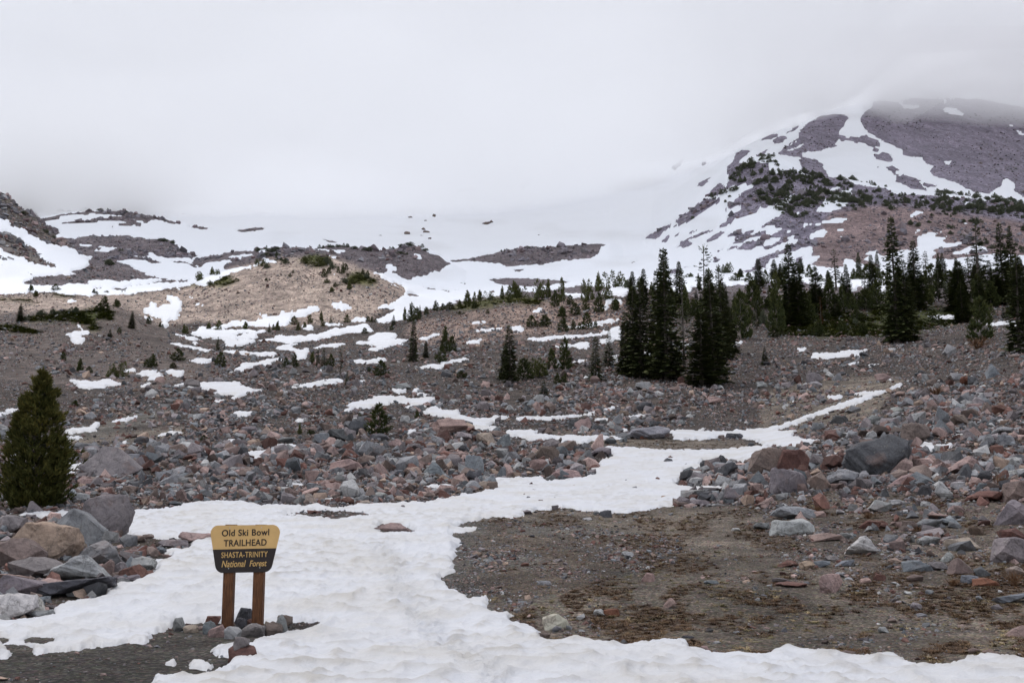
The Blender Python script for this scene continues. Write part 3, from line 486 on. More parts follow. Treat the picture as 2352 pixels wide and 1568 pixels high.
def pick(u, v):
    """where sight lines through frame points meet the ground: x, y, z arrays (nan where they miss)"""
    u = np.atleast_1d(np.asarray(u, float)); v = np.atleast_1d(np.asarray(v, float))
    ax, az = uv_dir(u, v)
    out = np.full((3, len(u)), np.nan)
    for s in range(0, len(u), 4000):
        a, zsl = ax[s:s+4000], az[s:s+4000]
        c = np.clip(np.round(np.interp(a, ACOL, np.arange(NA))).astype(int), 0, NA - 1)
        diff = Zg[:, c] - (EYE + zsl[None, :] * YROW[:, None])
        hit = diff >= 0
        r = np.argmax(hit, axis=0); ok = hit.any(axis=0) & (r > 0)
        rr = np.clip(r, 1, NR - 1); i = np.arange(len(c))
        d0, d1 = diff[rr - 1, i], diff[rr, i]
        t = np.where(d1 != d0, -d0 / (d1 - d0 + 1e-12), 0)
        y = YROW[rr - 1] + t * (YROW[rr] - YROW[rr - 1])
        y = np.where(ok, y, np.nan)
        out[0, s:s+4000] = a * y; out[1, s:s+4000] = y; out[2, s:s+4000] = EYE + zsl * y
    return out

# ------------------------------------------------------------------ mesh helpers
def mesh_obj(name, verts, faces, mat=None, parent=None, smooth=False, link=True, cols=None):
    me = bpy.data.meshes.new(name)
    v = np.asarray(verts, np.float32).reshape(-1, 3); f = np.asarray(faces, np.int32)
    n, k = f.shape
    me.vertices.add(len(v)); me.vertices.foreach_set("co", v.ravel())
    me.loops.add(n * k); me.loops.foreach_set("vertex_index", f.ravel())
    me.polygons.add(n); me.polygons.foreach_set("loop_start", np.arange(0, n * k, k, dtype=np.int32))
    me.polygons.foreach_set("use_smooth", np.full(n, smooth))
    for nm, arr in (cols or {}).items():
        arr = np.asarray(arr, np.float32)
        if arr.ndim == 1:
            at = me.attributes.new(nm, 'FLOAT', 'POINT'); at.data.foreach_set("value", arr)
        else:
            at = me.attributes.new(nm, 'FLOAT_COLOR', 'POINT')
            at.data.foreach_set("color", np.concatenate([arr, np.ones((len(arr), 1), np.float32)], 1).ravel())
    me.update(calc_edges=True)
    if mat: me.materials.append(mat)
    if not link: return me
    o = bpy.data.objects.new(name, me); COL.objects.link(o)
    if parent: o.parent = parent
    return o

def bm_mesh(name, bm, mat=None):
    me = bpy.data.meshes.new(name); bm.to_mesh(me); bm.free()
    if mat: me.materials.append(mat)
    return me

def put(name, me, parent=None, loc=(0, 0, 0), rot=(0, 0, 0), sc=(1, 1, 1)):
    o = bpy.data.objects.new(name, me); COL.objects.link(o)
    o.location = loc; o.rotation_euler = rot; o.scale = sc
    if parent: o.parent = parent
    return o

def tag(o, label=None, cat=None, group=None, kind=None):
    if label: o['label'] = label
    if cat: o['category'] = cat
    if group: o['group'] = group
    if kind: o['kind'] = kind
    return o

class NT:
    def __init__(s, name):
        s.m = bpy.data.materials.new(name); s.m.use_nodes = True
        s.n, s.l = s.m.node_tree.nodes, s.m.node_tree.links
        s.b = s.n["Principled BSDF"]; s.o = s.n["Material Output"]
    def new(s, t, **k):
        nd = s.n.new(t)
        for a, b in k.items(): setattr(nd, a, b)
        return nd
    def noise(s, vec, scale, det=4, rough=0.55, dist=0.0):
        nd = s.new("ShaderNodeTexNoise"); nd.inputs['Scale'].default_value = scale; nd.inputs['Detail'].default_value = det
        nd.inputs['Roughness'].default_value = rough; nd.inputs['Distortion'].default_value = dist
        if vec is not None: s.l.new(vec, nd.inputs['Vector'])
        return nd
    def ramp(s, fac, stops, interp='LINEAR'):
        nd = s.new("ShaderNodeValToRGB"); e = nd.color_ramp.elements; nd.color_ramp.interpolation = interp
        for i, (p, c) in enumerate(stops):
            if i > 1: e.new(p)
            e[i].position = p; e[i].color = (*c, 1) if len(c) == 3 else c
        s.l.new(fac, nd.inputs['Fac']); return nd.outputs['Color']
    def mix(s, fac, a, b, mode='MIX'):
        nd = s.new("ShaderNodeMix", data_type='RGBA', blend_type=mode)
        for sock, val in ((nd.inputs[0], fac), (nd.inputs[6], a), (nd.inputs[7], b)):
            if hasattr(val, 'is_linked') or hasattr(val, 'links'): s.l.new(val, sock)
            else: sock.default_value = val if not isinstance(val, tuple) else ((*val, 1) if len(val) == 3 else val)
        return nd.outputs[2]
    def math(s, op, a, b=None, c=None):
        nd = s.new("ShaderNodeMath", operation=op)
        for i, val in enumerate((a, b, c)):
            if val is None: continue
            if hasattr(val, 'links'): s.l.new(val, nd.inputs[i])
            else: nd.inputs[i].default_value = val
        return nd.outputs[0]
    def bump(s, h, strength=0.5, dist=0.05):
        nd = s.new("ShaderNodeBump"); nd.inputs['Strength'].default_value = strength; nd.inputs['Distance'].default_value = dist
        s.l.new(h, nd.inputs['Height']); s.l.new(nd.outputs['Normal'], s.b.inputs['Normal']); return nd
    def base(s, c, rough=0.9, spec=0.25):
        if hasattr(c, 'links'): s.l.new(c, s.b.inputs['Base Color'])
        else: s.b.inputs['Base Color'].default_value = (*c, 1)
        s.b.inputs['Roughness'].default_value = rough; s.b.inputs['Specular IOR Level'].default_value = spec
        return s.m

def grid_faces(nr, nc, keep=None):
    i = np.arange((nr - 1) * (nc - 1)); r, c = i // (nc - 1), i % (nc - 1)
    a = r * nc + c
    f = np.stack([a, a + 1, a + nc + 1, a + nc], 1)
    return f if keep is None else f[keep]

# ------------------------------------------------------------------ ground
g = NT("ground_soil")
tco = g.new("ShaderNodeTexCoord").outputs['Object']
att = g.new("ShaderNodeAttribute", attribute_name="tint").outputs['Color']
n1 = g.noise(tco, 0.35, 12, 0.78)
n2 = g.noise(tco, 0.035, 8, 0.6)
n3 = g.noise(tco, 2.3, 10, 0.85)
c = g.mix(1.0, att, g.ramp(n1.outputs['Fac'], [(0.30, (.42,.41,.40)), (0.5, (1.0,1.0,1.0)), (0.72, (1.9,1.85,1.8))]), 'MULTIPLY')
c = g.mix(1.0, c, g.ramp(n2.outputs['Fac'], [(0.3, (.70,.68,.68)), (0.7, (1.30,1.27,1.24))]), 'MULTIPLY')
nf = g.noise(tco, 0.16, 14, 0.82)
c = g.mix(1.0, c, g.ramp(nf.outputs['Fac'], [(0.34, (.62,.61,.62)), (0.5, (1,1,1)), (0.64, (1.6,1.58,1.55))]), 'MULTIPLY')
vo = g.new("ShaderNodeTexVoronoi"); vo.inputs['Scale'].default_value = 0.9; g.l.new(tco, vo.inputs['Vector'])
vo2 = g.new("ShaderNodeTexVoronoi"); vo2.inputs['Scale'].default_value = 14.0; g.l.new(tco, vo2.inputs['Vector'])
st = g.mix(0.5, g.ramp(vo.outputs['Distance'], [(0.0, (1.5,1.45,1.42)), (0.35, (1,1,1)), (0.8, (.62,.6,.6))]),
           g.mix(0.5, (1.0,1.0,1.0), vo2.outputs['Color'], 'MIX'))
c = g.mix(0.75, c, g.mix(1.0, c, st, 'MULTIPLY'), 'MIX')
vo3 = g.new("ShaderNodeTexVoronoi"); vo3.inputs['Scale'].default_value = 22.0; g.l.new(tco, vo3.inputs['Vector'])
grit = g.ramp(vo3.outputs['Color'], [(0.12, (.45,.44,.43)), (0.55, (1.0,1.0,1.0)), (0.92, (2.7,2.6,2.5))])
c = g.mix(0.8, c, g.mix(1.0, c, grit, 'MULTIPLY'), 'MIX')
ground_mat = g.base(c, 0.92, 0.2)
b1 = g.bump(g.math('ADD', n1.outputs['Fac'], g.math('MULTIPLY', n3.outputs['Fac'], 0.35)), 0.9, 0.35)
n5 = g.noise(tco, 0.13, 11, 0.74)
b0 = g.new('ShaderNodeBump'); b0.inputs['Strength'].default_value = 0.8; b0.inputs['Distance'].default_value = 1.6
g.l.new(n5.outputs['Fac'], b0.inputs['Height']); g.l.new(b0.outputs['Normal'], b1.inputs['Normal'])

back_y = np.array([-80., -30., -5., 3.0])
bx = ACOL[None, :] * (5 + (5 - back_y))[:, None]
bX = np.vstack([bx, GX]); bY = np.vstack([np.repeat(back_y[:, None], NA, 1), GY]); bZ = np.vstack([np.zeros((4, NA)), Zg])
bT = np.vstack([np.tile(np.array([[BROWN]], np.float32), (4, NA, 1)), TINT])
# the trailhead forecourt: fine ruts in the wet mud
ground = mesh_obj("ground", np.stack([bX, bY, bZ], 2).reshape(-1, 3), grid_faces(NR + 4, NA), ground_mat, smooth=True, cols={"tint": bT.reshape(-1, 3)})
tag(ground, "stony volcanic ground rising from the trailhead to the cloud covered mountain", kind='structure')

# ------------------------------------------------------------------ snow lying on it
thick = np.interp(np.log(GY), np.log([5, 20, 60, 200, 1000]), [0.06, 0.07, 0.12, 0.28, 1.1])
t = np.clip((M - 0.5) * 2.2, -1, 1)
t = np.sign(t) * np.abs(t) ** np.clip(0.95 - (GY - 12) / 60 * .35, .6, .95)
near = np.clip((95 - GY) / 55, 0, 1)
wx, wy = GX + 0.25 * fbm(GX / 0.9, GY / 0.9, 2, 91), GY + 0.25 * fbm(GX / 0.9, GY / 0.9, 2, 95)
f1, f2 = worley(wx / 0.44, wy / 0.52, 5)
g1, g2 = worley(wx / 0.19 + 9, wy / 0.23, 8)
cup = np.clip(f1 / 0.75, 0, 1) ** 2.2
cup2 = np.clip(g1 / 0.75, 0, 1) ** 2.2
inner = np.clip((sample(maskW, U, V) - .55) * 3, 0.05, 1)
SNOWZ = Zg + thick * t + near * np.clip(t, 0, 1) * inner * (0.085 * cup + 0.026 * cup2 + 0.09 * fbm(GX / 3.0, GY / 3.0, 3, 33) + 0.02 * fbm(GX / .3, GY / .3, 2, 35) * np.clip((40 - GY) / 20, 0, 1))
# a boot-trodden line through the middle of the sheet
pu = np.interp(V, [1180, 1250, 1310, 1400, 1480, 1568], [790, 860, 905, 930, 1010, 1130])
trod = np.exp(-((U - pu) / 34.0) ** 2) * (GY < 34)
SNOWZ = SNOWZ + trod * np.clip(t, 0, 1) * (0.13 * fbm(GX / .22, GY / .22, 3, 61) - 0.02)
rim = np.clip((cup - 0.45) / 0.35, 0, 1) * np.clip((130 - GY) / 90, 0, 1)
dirt = np.clip((rim * .9 + .18 * np.clip(cup2, 0, 1) * near) * (0.55 + 1.3 * fbm(GX / 2.5, GY / 2.5, 3, 67)), 0, 1) + 0.25 * np.clip(fbm(U / 160, V / 30, 4, 66) * 2 - 0.25, 0, 1) * (GY > 350)
kM = M > 0.30
kf = kM[:-1, :-1] | kM[1:, :-1] | kM[:-1, 1:] | kM[1:, 1:]
fs = grid_faces(NR, NA, kf.ravel())
used = np.unique(fs); remap = np.full(NR * NA, -1, np.int64); remap[used] = np.arange(len(used))
s = NT("old_snow")
da = s.new("ShaderNodeAttribute", attribute_name="dirt").outputs['Fac']
so = s.new("ShaderNodeTexCoord").outputs['Object']
sn = s.noise(so, 1.7, 8, 0.6)
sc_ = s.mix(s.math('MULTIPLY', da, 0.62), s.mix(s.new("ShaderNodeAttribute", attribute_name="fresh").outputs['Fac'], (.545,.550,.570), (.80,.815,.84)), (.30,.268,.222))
sc_ = s.mix(1.0, sc_, s.ramp(sn.outputs['Fac'], [(0.3, (.92,.925,.94)), (0.7, (1.04,1.035,1.03))]), 'MULTIPLY')
snow_mat = s.base(sc_, 0.55, 0.2)
s.b.inputs['Subsurface Weight'].default_value = 0.0
gr = s.new("ShaderNodeTexVoronoi"); gr.inputs['Scale'].default_value = 26.0; s.l.new(so, gr.inputs['Vector'])
grc = s.ramp(gr.outputs['Color'], [(0.90, (0,0,0)), (0.93, (1,1,1))])
grd = s.ramp(gr.outputs['Distance'], [(0.12, (1,1,1)), (0.22, (0,0,0))])
lowd = s.noise(so, 0.45, 5, 0.6)
sc_ = s.mix(s.math('MULTIPLY', s.math('MULTIPLY', grc, grd), 0.6), sc_, (.16,.14,.12))
nearf = s.math('SUBTRACT', 1.0, s.new("ShaderNodeAttribute", attribute_name="fresh").outputs['Fac'])
sc_ = s.mix(s.math('MULTIPLY', nearf, s.ramp(lowd.outputs['Fac'], [(0.42, (0,0,0)), (0.72, (.75,.75,.75))])), sc_, (.46,.435,.395))
s.base(sc_, 0.55, 0.2)
tr_ = s.new("ShaderNodeAttribute", attribute_name="trod").outputs['Fac']
sb = s.bump(s.math('ADD', s.math('MULTIPLY', s.noise(so, 5.0, 6, 0.6).outputs['Fac'], 0.5), s.math('MULTIPLY', tr_, s.noise(so, 3.6, 5, 0.7).outputs['Fac'])), 0.8, 0.14)
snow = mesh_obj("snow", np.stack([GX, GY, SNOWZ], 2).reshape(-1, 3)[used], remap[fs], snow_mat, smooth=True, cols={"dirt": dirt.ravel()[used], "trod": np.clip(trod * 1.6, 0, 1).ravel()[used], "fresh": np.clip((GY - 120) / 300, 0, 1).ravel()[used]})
tag(snow, "melting old snow lying in patches and sheets over the stony ground", kind='structure')
print("faces", len(fs), (NR + 3) * (NA - 1))
# ------------------------------------------------------------------ rocks
def rock_points(kind, r, n):
    P = []
    while len(P) < n:
        x, y, z = (r.uniform(-1, 1) for _ in range(3))
        L = math.sqrt(x*x + y*y + z*z) + 1e-6
        if kind == 'b':      # blocky
            m = max(abs(x), abs(y), abs(z)); q = r.uniform(.82, 1) / m
            w = 0.55
            P.append(((x*q)*(1-w) + x/L*w*1.15, (y*q)*(1-w) + y/L*w*1.15, ((z*q)*(1-w) + z/L*w*1.15)))
        elif kind == 'r':    # rounded
            q = r.uniform(.9, 1) / L; P.append((x*q, y*q, z*q))
        elif kind == 'h':    # low hump, flat base
            q = r.uniform(.85, 1) / L; P.append((x*q, y*q, abs(z*q) ** .9))
        elif kind == 'p':    # wedge / pyramid
            h = r.random(); k = (1 - h) ** .8 * 0.95 + 0.10; an = r.uniform(0, 6.283)
            ox = (r.random() * .15 + PEAK) * h
            P.append((math.cos(an)*k + ox, math.sin(an)*k, h*2-1))
        elif kind == 's':    # tilted slab
            m = max(abs(x), abs(y)); q = r.uniform(.8, 1) / max(m, L*.8)
            P.append((x*q, y*q, 0.35 * (1 if z > 0 else -1) + r.uniform(-.12, .12) + x*q*.30))
    return P
PEAK = 0.0
def make_rock(name, kind, seed, detail=2, n=18, peak=0.0, rough=0.035):
    global PEAK; PEAK = peak
    r = random.Random(seed); bm = bmesh.new()
    for p in rock_points(kind, r, n): bm.verts.new(p)
    res = bmesh.ops.convex_hull(bm, input=bm.verts)
    bmesh.ops.delete(bm, geom=[v for v in bm.verts if not v.link_faces], context='VERTS')
    if detail:
        bmesh.ops.dissolve_limit(bm, angle_limit=0.10, verts=bm.verts[:], edges=bm.edges[:])
        bmesh.ops.bevel(bm, geom=bm.edges[:], offset=0.03, segments=1, profile=0.6, affect='EDGES', clamp_overlap=True)
        bmesh.ops.triangulate(bm, faces=bm.faces[:])
        for k in range(detail):
            long = [e for e in bm.edges if e.calc_length() > (0.42, 0.24, 0.14)[k]]
            bmesh.ops.subdivide_edges(bm, edges=long, cuts=1, use_grid_fill=False)
            bmesh.ops.triangulate(bm, faces=bm.faces[:])
        co = np.array([v.co for v in bm.verts])
        nn = fbm(co[:, 0]*2.2 + co[:, 2]*1.7 + seed, co[:, 1]*2.2 - co[:, 2]*1.3, 4, seed, 0.6)
        n2 = fbm(co[:, 0]*6 + co[:, 2]*5 + seed, co[:, 1]*6 - co[:, 2]*4, 2, seed + 3, 0.6)
        bm.normal_update()
        for v, a, b in zip(bm.verts, nn, n2): v.co += v.normal * (a * rough * 3.2 + b * rough)
    xs = [v.co.x for v in bm.verts]; y_ = [v.co.y for v in bm.verts]; z_ = [v.co.z for v in bm.verts]
    cx, cyy = (max(xs)+min(xs))/2, (max(y_)+min(y_))/2
    for v in bm.verts:
        v.co.x = (v.co.x - cx) / (max(xs) - min(xs)); v.co.y = (v.co.y - cyy) / (max(y_) - min(y_))
        v.co.z = (v.co.z - min(z_)) / (max(z_) - min(z_)) * (1.28 if kind != 'h' else 1.15) - (0.28 if kind != 'h' else 0.15)
    for f in bm.faces: f.smooth = False
    return bm

def rock_material(name, attr):
    r = NT(name)
    obj_co = r.new("ShaderNodeTexCoord").outputs['Object']
    if attr: col = r.new("ShaderNodeAttribute", attribute_name="rtint", attribute_type='INSTANCER').outputs['Color']; rnd = None
    else:
        oi = r.new("ShaderNodeObjectInfo"); col = oi.outputs['Color']
    geo = r.new("ShaderNodeNewGeometry").outputs['Position']
    a = r.noise(geo, 1.1, 8, 0.62); b = r.noise(geo, 9.0, 6, 0.75)
    c = r.mix(1.0, col, r.ramp(a.outputs['Fac'], [(0.3, (.66,.66,.68)), (0.52, (1,1,1)), (0.75, (1.35,1.32,1.28))]), 'MULTIPLY')
    c = r.mix(1.0, c, r.ramp(b.outputs['Fac'], [(0.32, (.70,.69,.68)), (0.5, (1,1,1)), (0.7, (1.28,1.27,1.25))]), 'MULTIPLY')
    lich = r.noise(geo, 3.1, 5, 0.7)
    lf = r.ramp(lich.outputs['Fac'], [(0.60, (0,0,0)), (0.68, (1,1,1))])
    c = r.mix(r.math('MULTIPLY', lf, 0.28), c, (.30,.29,.25))
    wrp = r.new("ShaderNodeVectorMath", operation='ADD'); r.l.new(geo, wrp.inputs[0]); r.l.new(r.noise(geo, 2.0, 4, .6).outputs['Color'], wrp.inputs[1])
    ck = r.new("ShaderNodeTexVoronoi", feature='DISTANCE_TO_EDGE'); ck.inputs['Scale'].default_value = 1.3; r.l.new(wrp.outputs[0], ck.inputs['Vector'])
    ckf = r.ramp(ck.outputs['Distance'], [(0.0, (1,1,1)), (0.035, (0,0,0))])
    c = r.mix(r.math('MULTIPLY', ckf, 0.45), c, (.04,.036,.034))
    iron = r.noise(geo, 0.8, 4, 0.6)
    c = r.mix(r.math('MULTIPLY', r.ramp(iron.outputs['Fac'], [(0.58, (0,0,0)), (0.72, (1,1,1))]), 0.30), c, (.24,.13,.09))
    m = r.base(c, 0.88, 0.25)
    r.bump(r.math('ADD', a.outputs['Fac'], r.math('MULTIPLY', b.outputs['Fac'], 0.4)), 0.75, 0.12)
    return m
rock_mat = rock_material("volcanic_rock", False)
rubble_mat = rock_material("rubble_rock", True)

PROTO = {}
for kd, seeds in (('b', (1, 2, 3, 4)), ('r', (11, 12, 13)), ('h', (21, 22, 23)), ('p', (31, 32, 33, 34)), ('s', (41, 42, 43))):
    PROTO[kd] = [bm_mesh("rock_shape", make_rock("rock", kd, s, 2, {'b':16,'r':20,'h':15,'p':13,'s':12}[kd], (0.0, 0.35, -0.35, 0.15)[i % 4]), rock_mat) for i, s in enumerate(seeds)]
HERO = {k: bm_mesh("rock_shape", make_rock("rock", k2, s, 3, n, pk, 0.03), rock_mat) for k, k2, s, n, pk in
        (('giant', 'r', 57, 22, 0), ('pyr', 'p', 66, 15, -0.25), ('block', 'b', 71, 16, 0), ('wedge', 'p', 82, 11, 0.3), ('blockb', 'b', 93, 18, 0), ('slabx', 's', 97, 16, 0))}

C_ = {'g': ('grey', (.190,.190,.200)), 'l': ('light grey', (.300,.295,.290)), 'd': ('dark grey', (.080,.080,.088)), 'm': ('mauve grey', (.190,.160,.165)),
      'k': ('pink', (.300,.195,.170)), 'n': ('brown', (.170,.120,.100)), 'r': ('red brown', (.150,.066,.050)), 'o': ('orange tan', (.310,.210,.150)),
      't': ('tan', (.320,.250,.190)), 'c': ('cream', (.430,.390,.320)), 'b': ('blue grey', (.150,.165,.180)), 'u': ('rust red', (.200,.070,.035)), 'w': ('whitish', (.480,.450,.420))}
C_ = {k: (n, tuple(.78 * q + .22 * sum(c) / 3 for q in c)) for k, (n, c) in C_.items()}
S_ = {'b': 'block', 'r': 'rounded', 'h': 'humped', 'p': 'pointed', 's': 'flat slab'}
# u centre, v base, width, height, colour, shape [, hero]
ROCKS = """
250 1096 145 74 m p pyr|246 1241 90 101 m b block|439 896 36 28 m r|326 1023 33 23 d b|373 1046 40 29 g b|414 1048 52 30 n h|305 1056 33 15 g b|480 1066 70 24 b s|545 1067 80 22 b s|490 1077 22 17 l b|198 1030 55 14 g h|
410 1115 72 32 g p|195 1116 38 20 k h|243 1132 36 15 k h|298 1134 36 20 n b|185 1152 42 22 l h|502 880 22 14 m r|482 880 12 14 m b|572 995 40 18 m h|403 893 18 7 g r|
1033 999 78 41 k r|775 1013 50 30 d b|740 1018 34 26 b b|822 997 42 36 d r|870 1011 42 17 d h|830 1000 20 13 t p|630 1007 42 15 g h|658 1017 38 14 g b|925 895 35 18 g b|1115 1022 46 30 t b|
1143 1005 46 17 n h|1156 1030 35 35 b s|912 1032 38 25 k p|866 1034 30 19 l p|796 1034 34 20 r p|676 1057 62 28 m h|734 1059 25 25 g b|805 1054 42 22 r p|797 1084 76 31 k h|1003 1094 62 34 b p|
1058 1118 47 26 k b|1112 1122 28 19 t r|1132 1125 24 21 n b|1090 1108 40 30 d h|947 1070 28 22 n b|950 1098 46 27 o b|904 1094 46 16 b s|742 1120 88 18 r h|740 1124 34 13 d h|653 1142 45 14 g p|716 1154 36 22 t p|
798 1157 28 17 r b|836 1152 26 18 g b|925 1142 36 18 r b|1025 1145 38 22 r p|975 1134 35 15 k h|1020 1055 26 15 k b|838 1160 26 12 t h|1110 942 28 21 m r|870 1145 40 16 l h|895 1148 20 14 g b|918 1152 25 14 o b|862 1123 40 18 m h|820 1122 40 16 g s|765 1038 25 14 r b|700 1030 30 10 u b|
1491 1008 96 31 g r giant|1503 979 33 13 d h|1434 1007 38 14 g h|1481 1008 21 14 u r|1503 1007 24 14 n b|1340 992 40 34 k s|1330 994 30 10 k h|1374 992 33 17 d h|1415 973 32 23 g p|1482 944 33 23 d b|1565 979 24 17 g p|1640 926 38 16 k h|1478 894 36 18 l b|1446 907 25 18 l p|
1266 1034 50 28 m p|1256 1060 58 36 n b|1236 1080 42 27 k r|1381 1050 52 24 m h|1301 1102 70 26 k h|1686 1007 40 13 d h|1657 1006 14 8 n b|1725 1025 16 10 d b|
1762 1092 92 66 n b blockb|1822 1090 76 60 r b|1636 1084 38 30 n p|1618 1082 16 26 d b|1581 1103 28 22 n b|1621 1102 40 16 m h|1663 1090 25 20 g b|1651 1098 18 14 l b|1612 1108 22 10 k h|1638 1108 26 9 o h|1620 1149 38 22 d b|1606 1162 50 16 m h|1683 1152 45 30 m p|1656 1152 24 26 g p|1567 1162 28 10 n b|1228 1130 14 5 n h|1748 890 26 14 l h|
1693 1080 30 14 m b|1715 1108 34 12 r h|1710 1130 60 22 k h|1745 1112 40 24 k b|
2016 1092 152 97 d r giant|2101 1016 62 47 n b|2087 982 32 34 m p|2161 980 34 46 b b|2206 978 40 28 n b|2112 1060 46 34 r r|2092 1082 80 27 d h|2205 1093 98 46 k p wedge|2127 1090 36 26 r p|2074 1112 64 27 k p|1938 1120 75 44 g h|1884 1127 52 46 n b|1800 1134 100 60 m h|
1871 1067 36 27 g b|1915 1072 45 28 m h|2162 1146 56 38 l p|2123 1138 32 25 d b|2201 1126 32 22 l b|2338 1152 80 50 n b blockb|2262 1154 85 28 r h|2328 1205 90 60 m p|2289 1048 32 28 r b|2331 1076 50 27 m b|2272 1027 40 32 g p|2308 1022 40 25 g h|2306 999 50 20 l h|2006 974 32 22 g b|1879 987 30 18 g h|1927 974 40 20 d b|
1870 881 36 26 m b|1876 891 30 16 l b|2026 875 40 18 k h|2224 883 36 20 u b|2196 874 36 18 l h|2283 866 42 32 b p|2181 816 30 26 l b|1985 818 22 10 d b|2066 911 28 13 k h|1830 1192 110 30 g h|2021 1175 56 28 l b|2060 1160 40 14 l h|2250 1080 50 16 b s|2330 1100 60 26 l s|
1985 1105 46 26 g p|2045 1075 30 16 n b|2150 1062 26 10 m h|2170 1060 24 20 d b|2190 1055 50 14 d s|2255 1130 30 22 b b|2230 1010 34 24 m p|2120 960 26 18 k b|1960 948 34 16 g b|2060 948 30 14 l h|2240 945 34 20 k b|2300 950 40 22 r b|2210 1040 36 14 g s|1950 1150 60 16 m s|
1814 1228 105 38 l h|1895 1243 78 20 k h|1976 1273 74 45 w p wedge|2006 1214 62 20 r b|2089 1216 34 22 n b|2130 1214 58 24 g b|2146 1193 64 20 k p|2180 1207 44 18 b b|2062 1265 34 26 n b|2130 1251 52 22 l b|2209 1264 79 33 t b|2175 1243 54 14 m s|2318 1292 90 62 m b blockb|2330 1249 70 38 r b|
2180 1290 36 24 l p|2207 1319 65 40 n p|2103 1312 68 27 b h|2152 1310 50 22 m h|2255 1324 34 25 d b|2262 1346 58 20 u h|2228 1339 38 20 b b|1911 1362 60 47 k b block|1928 1322 28 10 l b|1939 1300 54 17 b s|1888 1302 36 16 b b|1853 1307 36 21 o r|1813 1302 54 17 r p|1797 1339 44 14 m s|1818 1349 72 14 r h|1910 1288 34 14 m h|
2056 1294 30 14 o b|2020 1333 28 16 r b|1988 1339 26 13 k h|2101 1335 36 17 n b|2325 1385 92 28 b s slabx|2105 1398 26 17 m r|2135 1365 18 12 g r|2116 1416 24 9 g h|2127 1439 28 10 d s|2029 1453 23 14 l b|2330 1462 60 28 k p|2236 1501 27 15 n b|2272 1504 29 15 n b|1946 1518 40 20 n r|1799 1451 17 12 d p|2335 1322 40 24 t b|2290 1400 24 14 m b|2250 1378 16 10 g b|2105 1262 20 12 t b|935 540 14 9 n r|973 530 11 7 n p|979 536 16 6 n h|942 509 10 4 n h|977 509 8 4 n h|997 507 8 6 n b|874 543 10 3 n h|987 551 9 4 n h|969 543 8 3 n h|1118 516 14 6 n b|1129 513 10 5 n p|1238 542 6 3 n h|1058 653 9 4 g h|1131 675 12 8 n r|1945 1236 30 14 l s|
1275 1446 60 38 c h|1279 1451 20 15 g b|1331 1421 30 13 t h|1378 1415 28 17 l b|1406 1415 34 19 u b|1249 1465 28 14 n r|1541 1396 34 24 k p|1488 1336 30 22 k b|1393 1188 26 18 d b|1372 1183 20 8 d h|1441 1277 30 12 l h|1752 1217 40 18 g h|1250 1343 28 12 l s|1634 1341 32 10 b h|1629 1451 18 10 d b|1619 1494 20 12 k b|1690 1219 20 8 l h|1206 1300 18 9 r b|1580 1465 28 7 d s|1646 1478 18 7 l h|1280 1290 24 8 m s|1350 1195 20 8 l s|
908 1225 82 26 k p|489 1434 40 18 r b|479 1456 28 27 b r|498 1463 40 26 k r|534 1467 38 25 l r|559 1434 38 34 d b|553 1445 22 24 d b|583 1462 50 27 m b|627 1460 40 29 n r|645 1455 38 38 g p|653 1441 34 26 n b|576 1436 16 14 r b|613 1438 12 11 t b|412 1449 28 27 g b|439 1453 34 17 t r|462 1447 20 9 n h|
557 1525 68 37 r r|184 1253 132 82 g p|94 1285 134 84 o b blockb|40 1305 95 67 n b|168 1275 40 52 t p|226 1300 102 56 g p|192 1338 138 62 l p wedge|82 1331 112 50 m b|40 1378 112 56 m b|168 1373 150 50 d s slabx|34 1421 78 58 w b|85 1409 42 43 w p|98 1419 48 18 g h|328 1311 48 33 l r|306 1331 50 35 r r|290 1338 55 18 m h|340 1325 26 16 r b|398 1257 74 20 m h|450 1249 85 28 k h|
306 1247 46 18 n h|294 1275 54 14 k s|300 1291 45 16 g b|25 1226 60 46 m b|90 1209 22 18 n r|65 1208 24 14 m r|118 1204 28 14 k b|340 1236 24 10 n h|30 1335 80 18 k s|252 1262 30 10 g s|388 1281 30 10 k s|272 1325 22 12 n b|118 1400 22 12 d b|8 1195 30 12 k h|70 1190 26 10 m h|330 1262 30 9 m h"""
RECS = []          # things that get their labels later: (object, u, v, size, phrase)
def zsnow(x, y):
    c = int(round(np.interp(x / y, ACOL, np.arange(NA)))); r = int(round(np.interp(y, YROW, np.arange(NR))))
    return float(SNOWZ[r, c]) if M[r, c] > .5 else -1e9
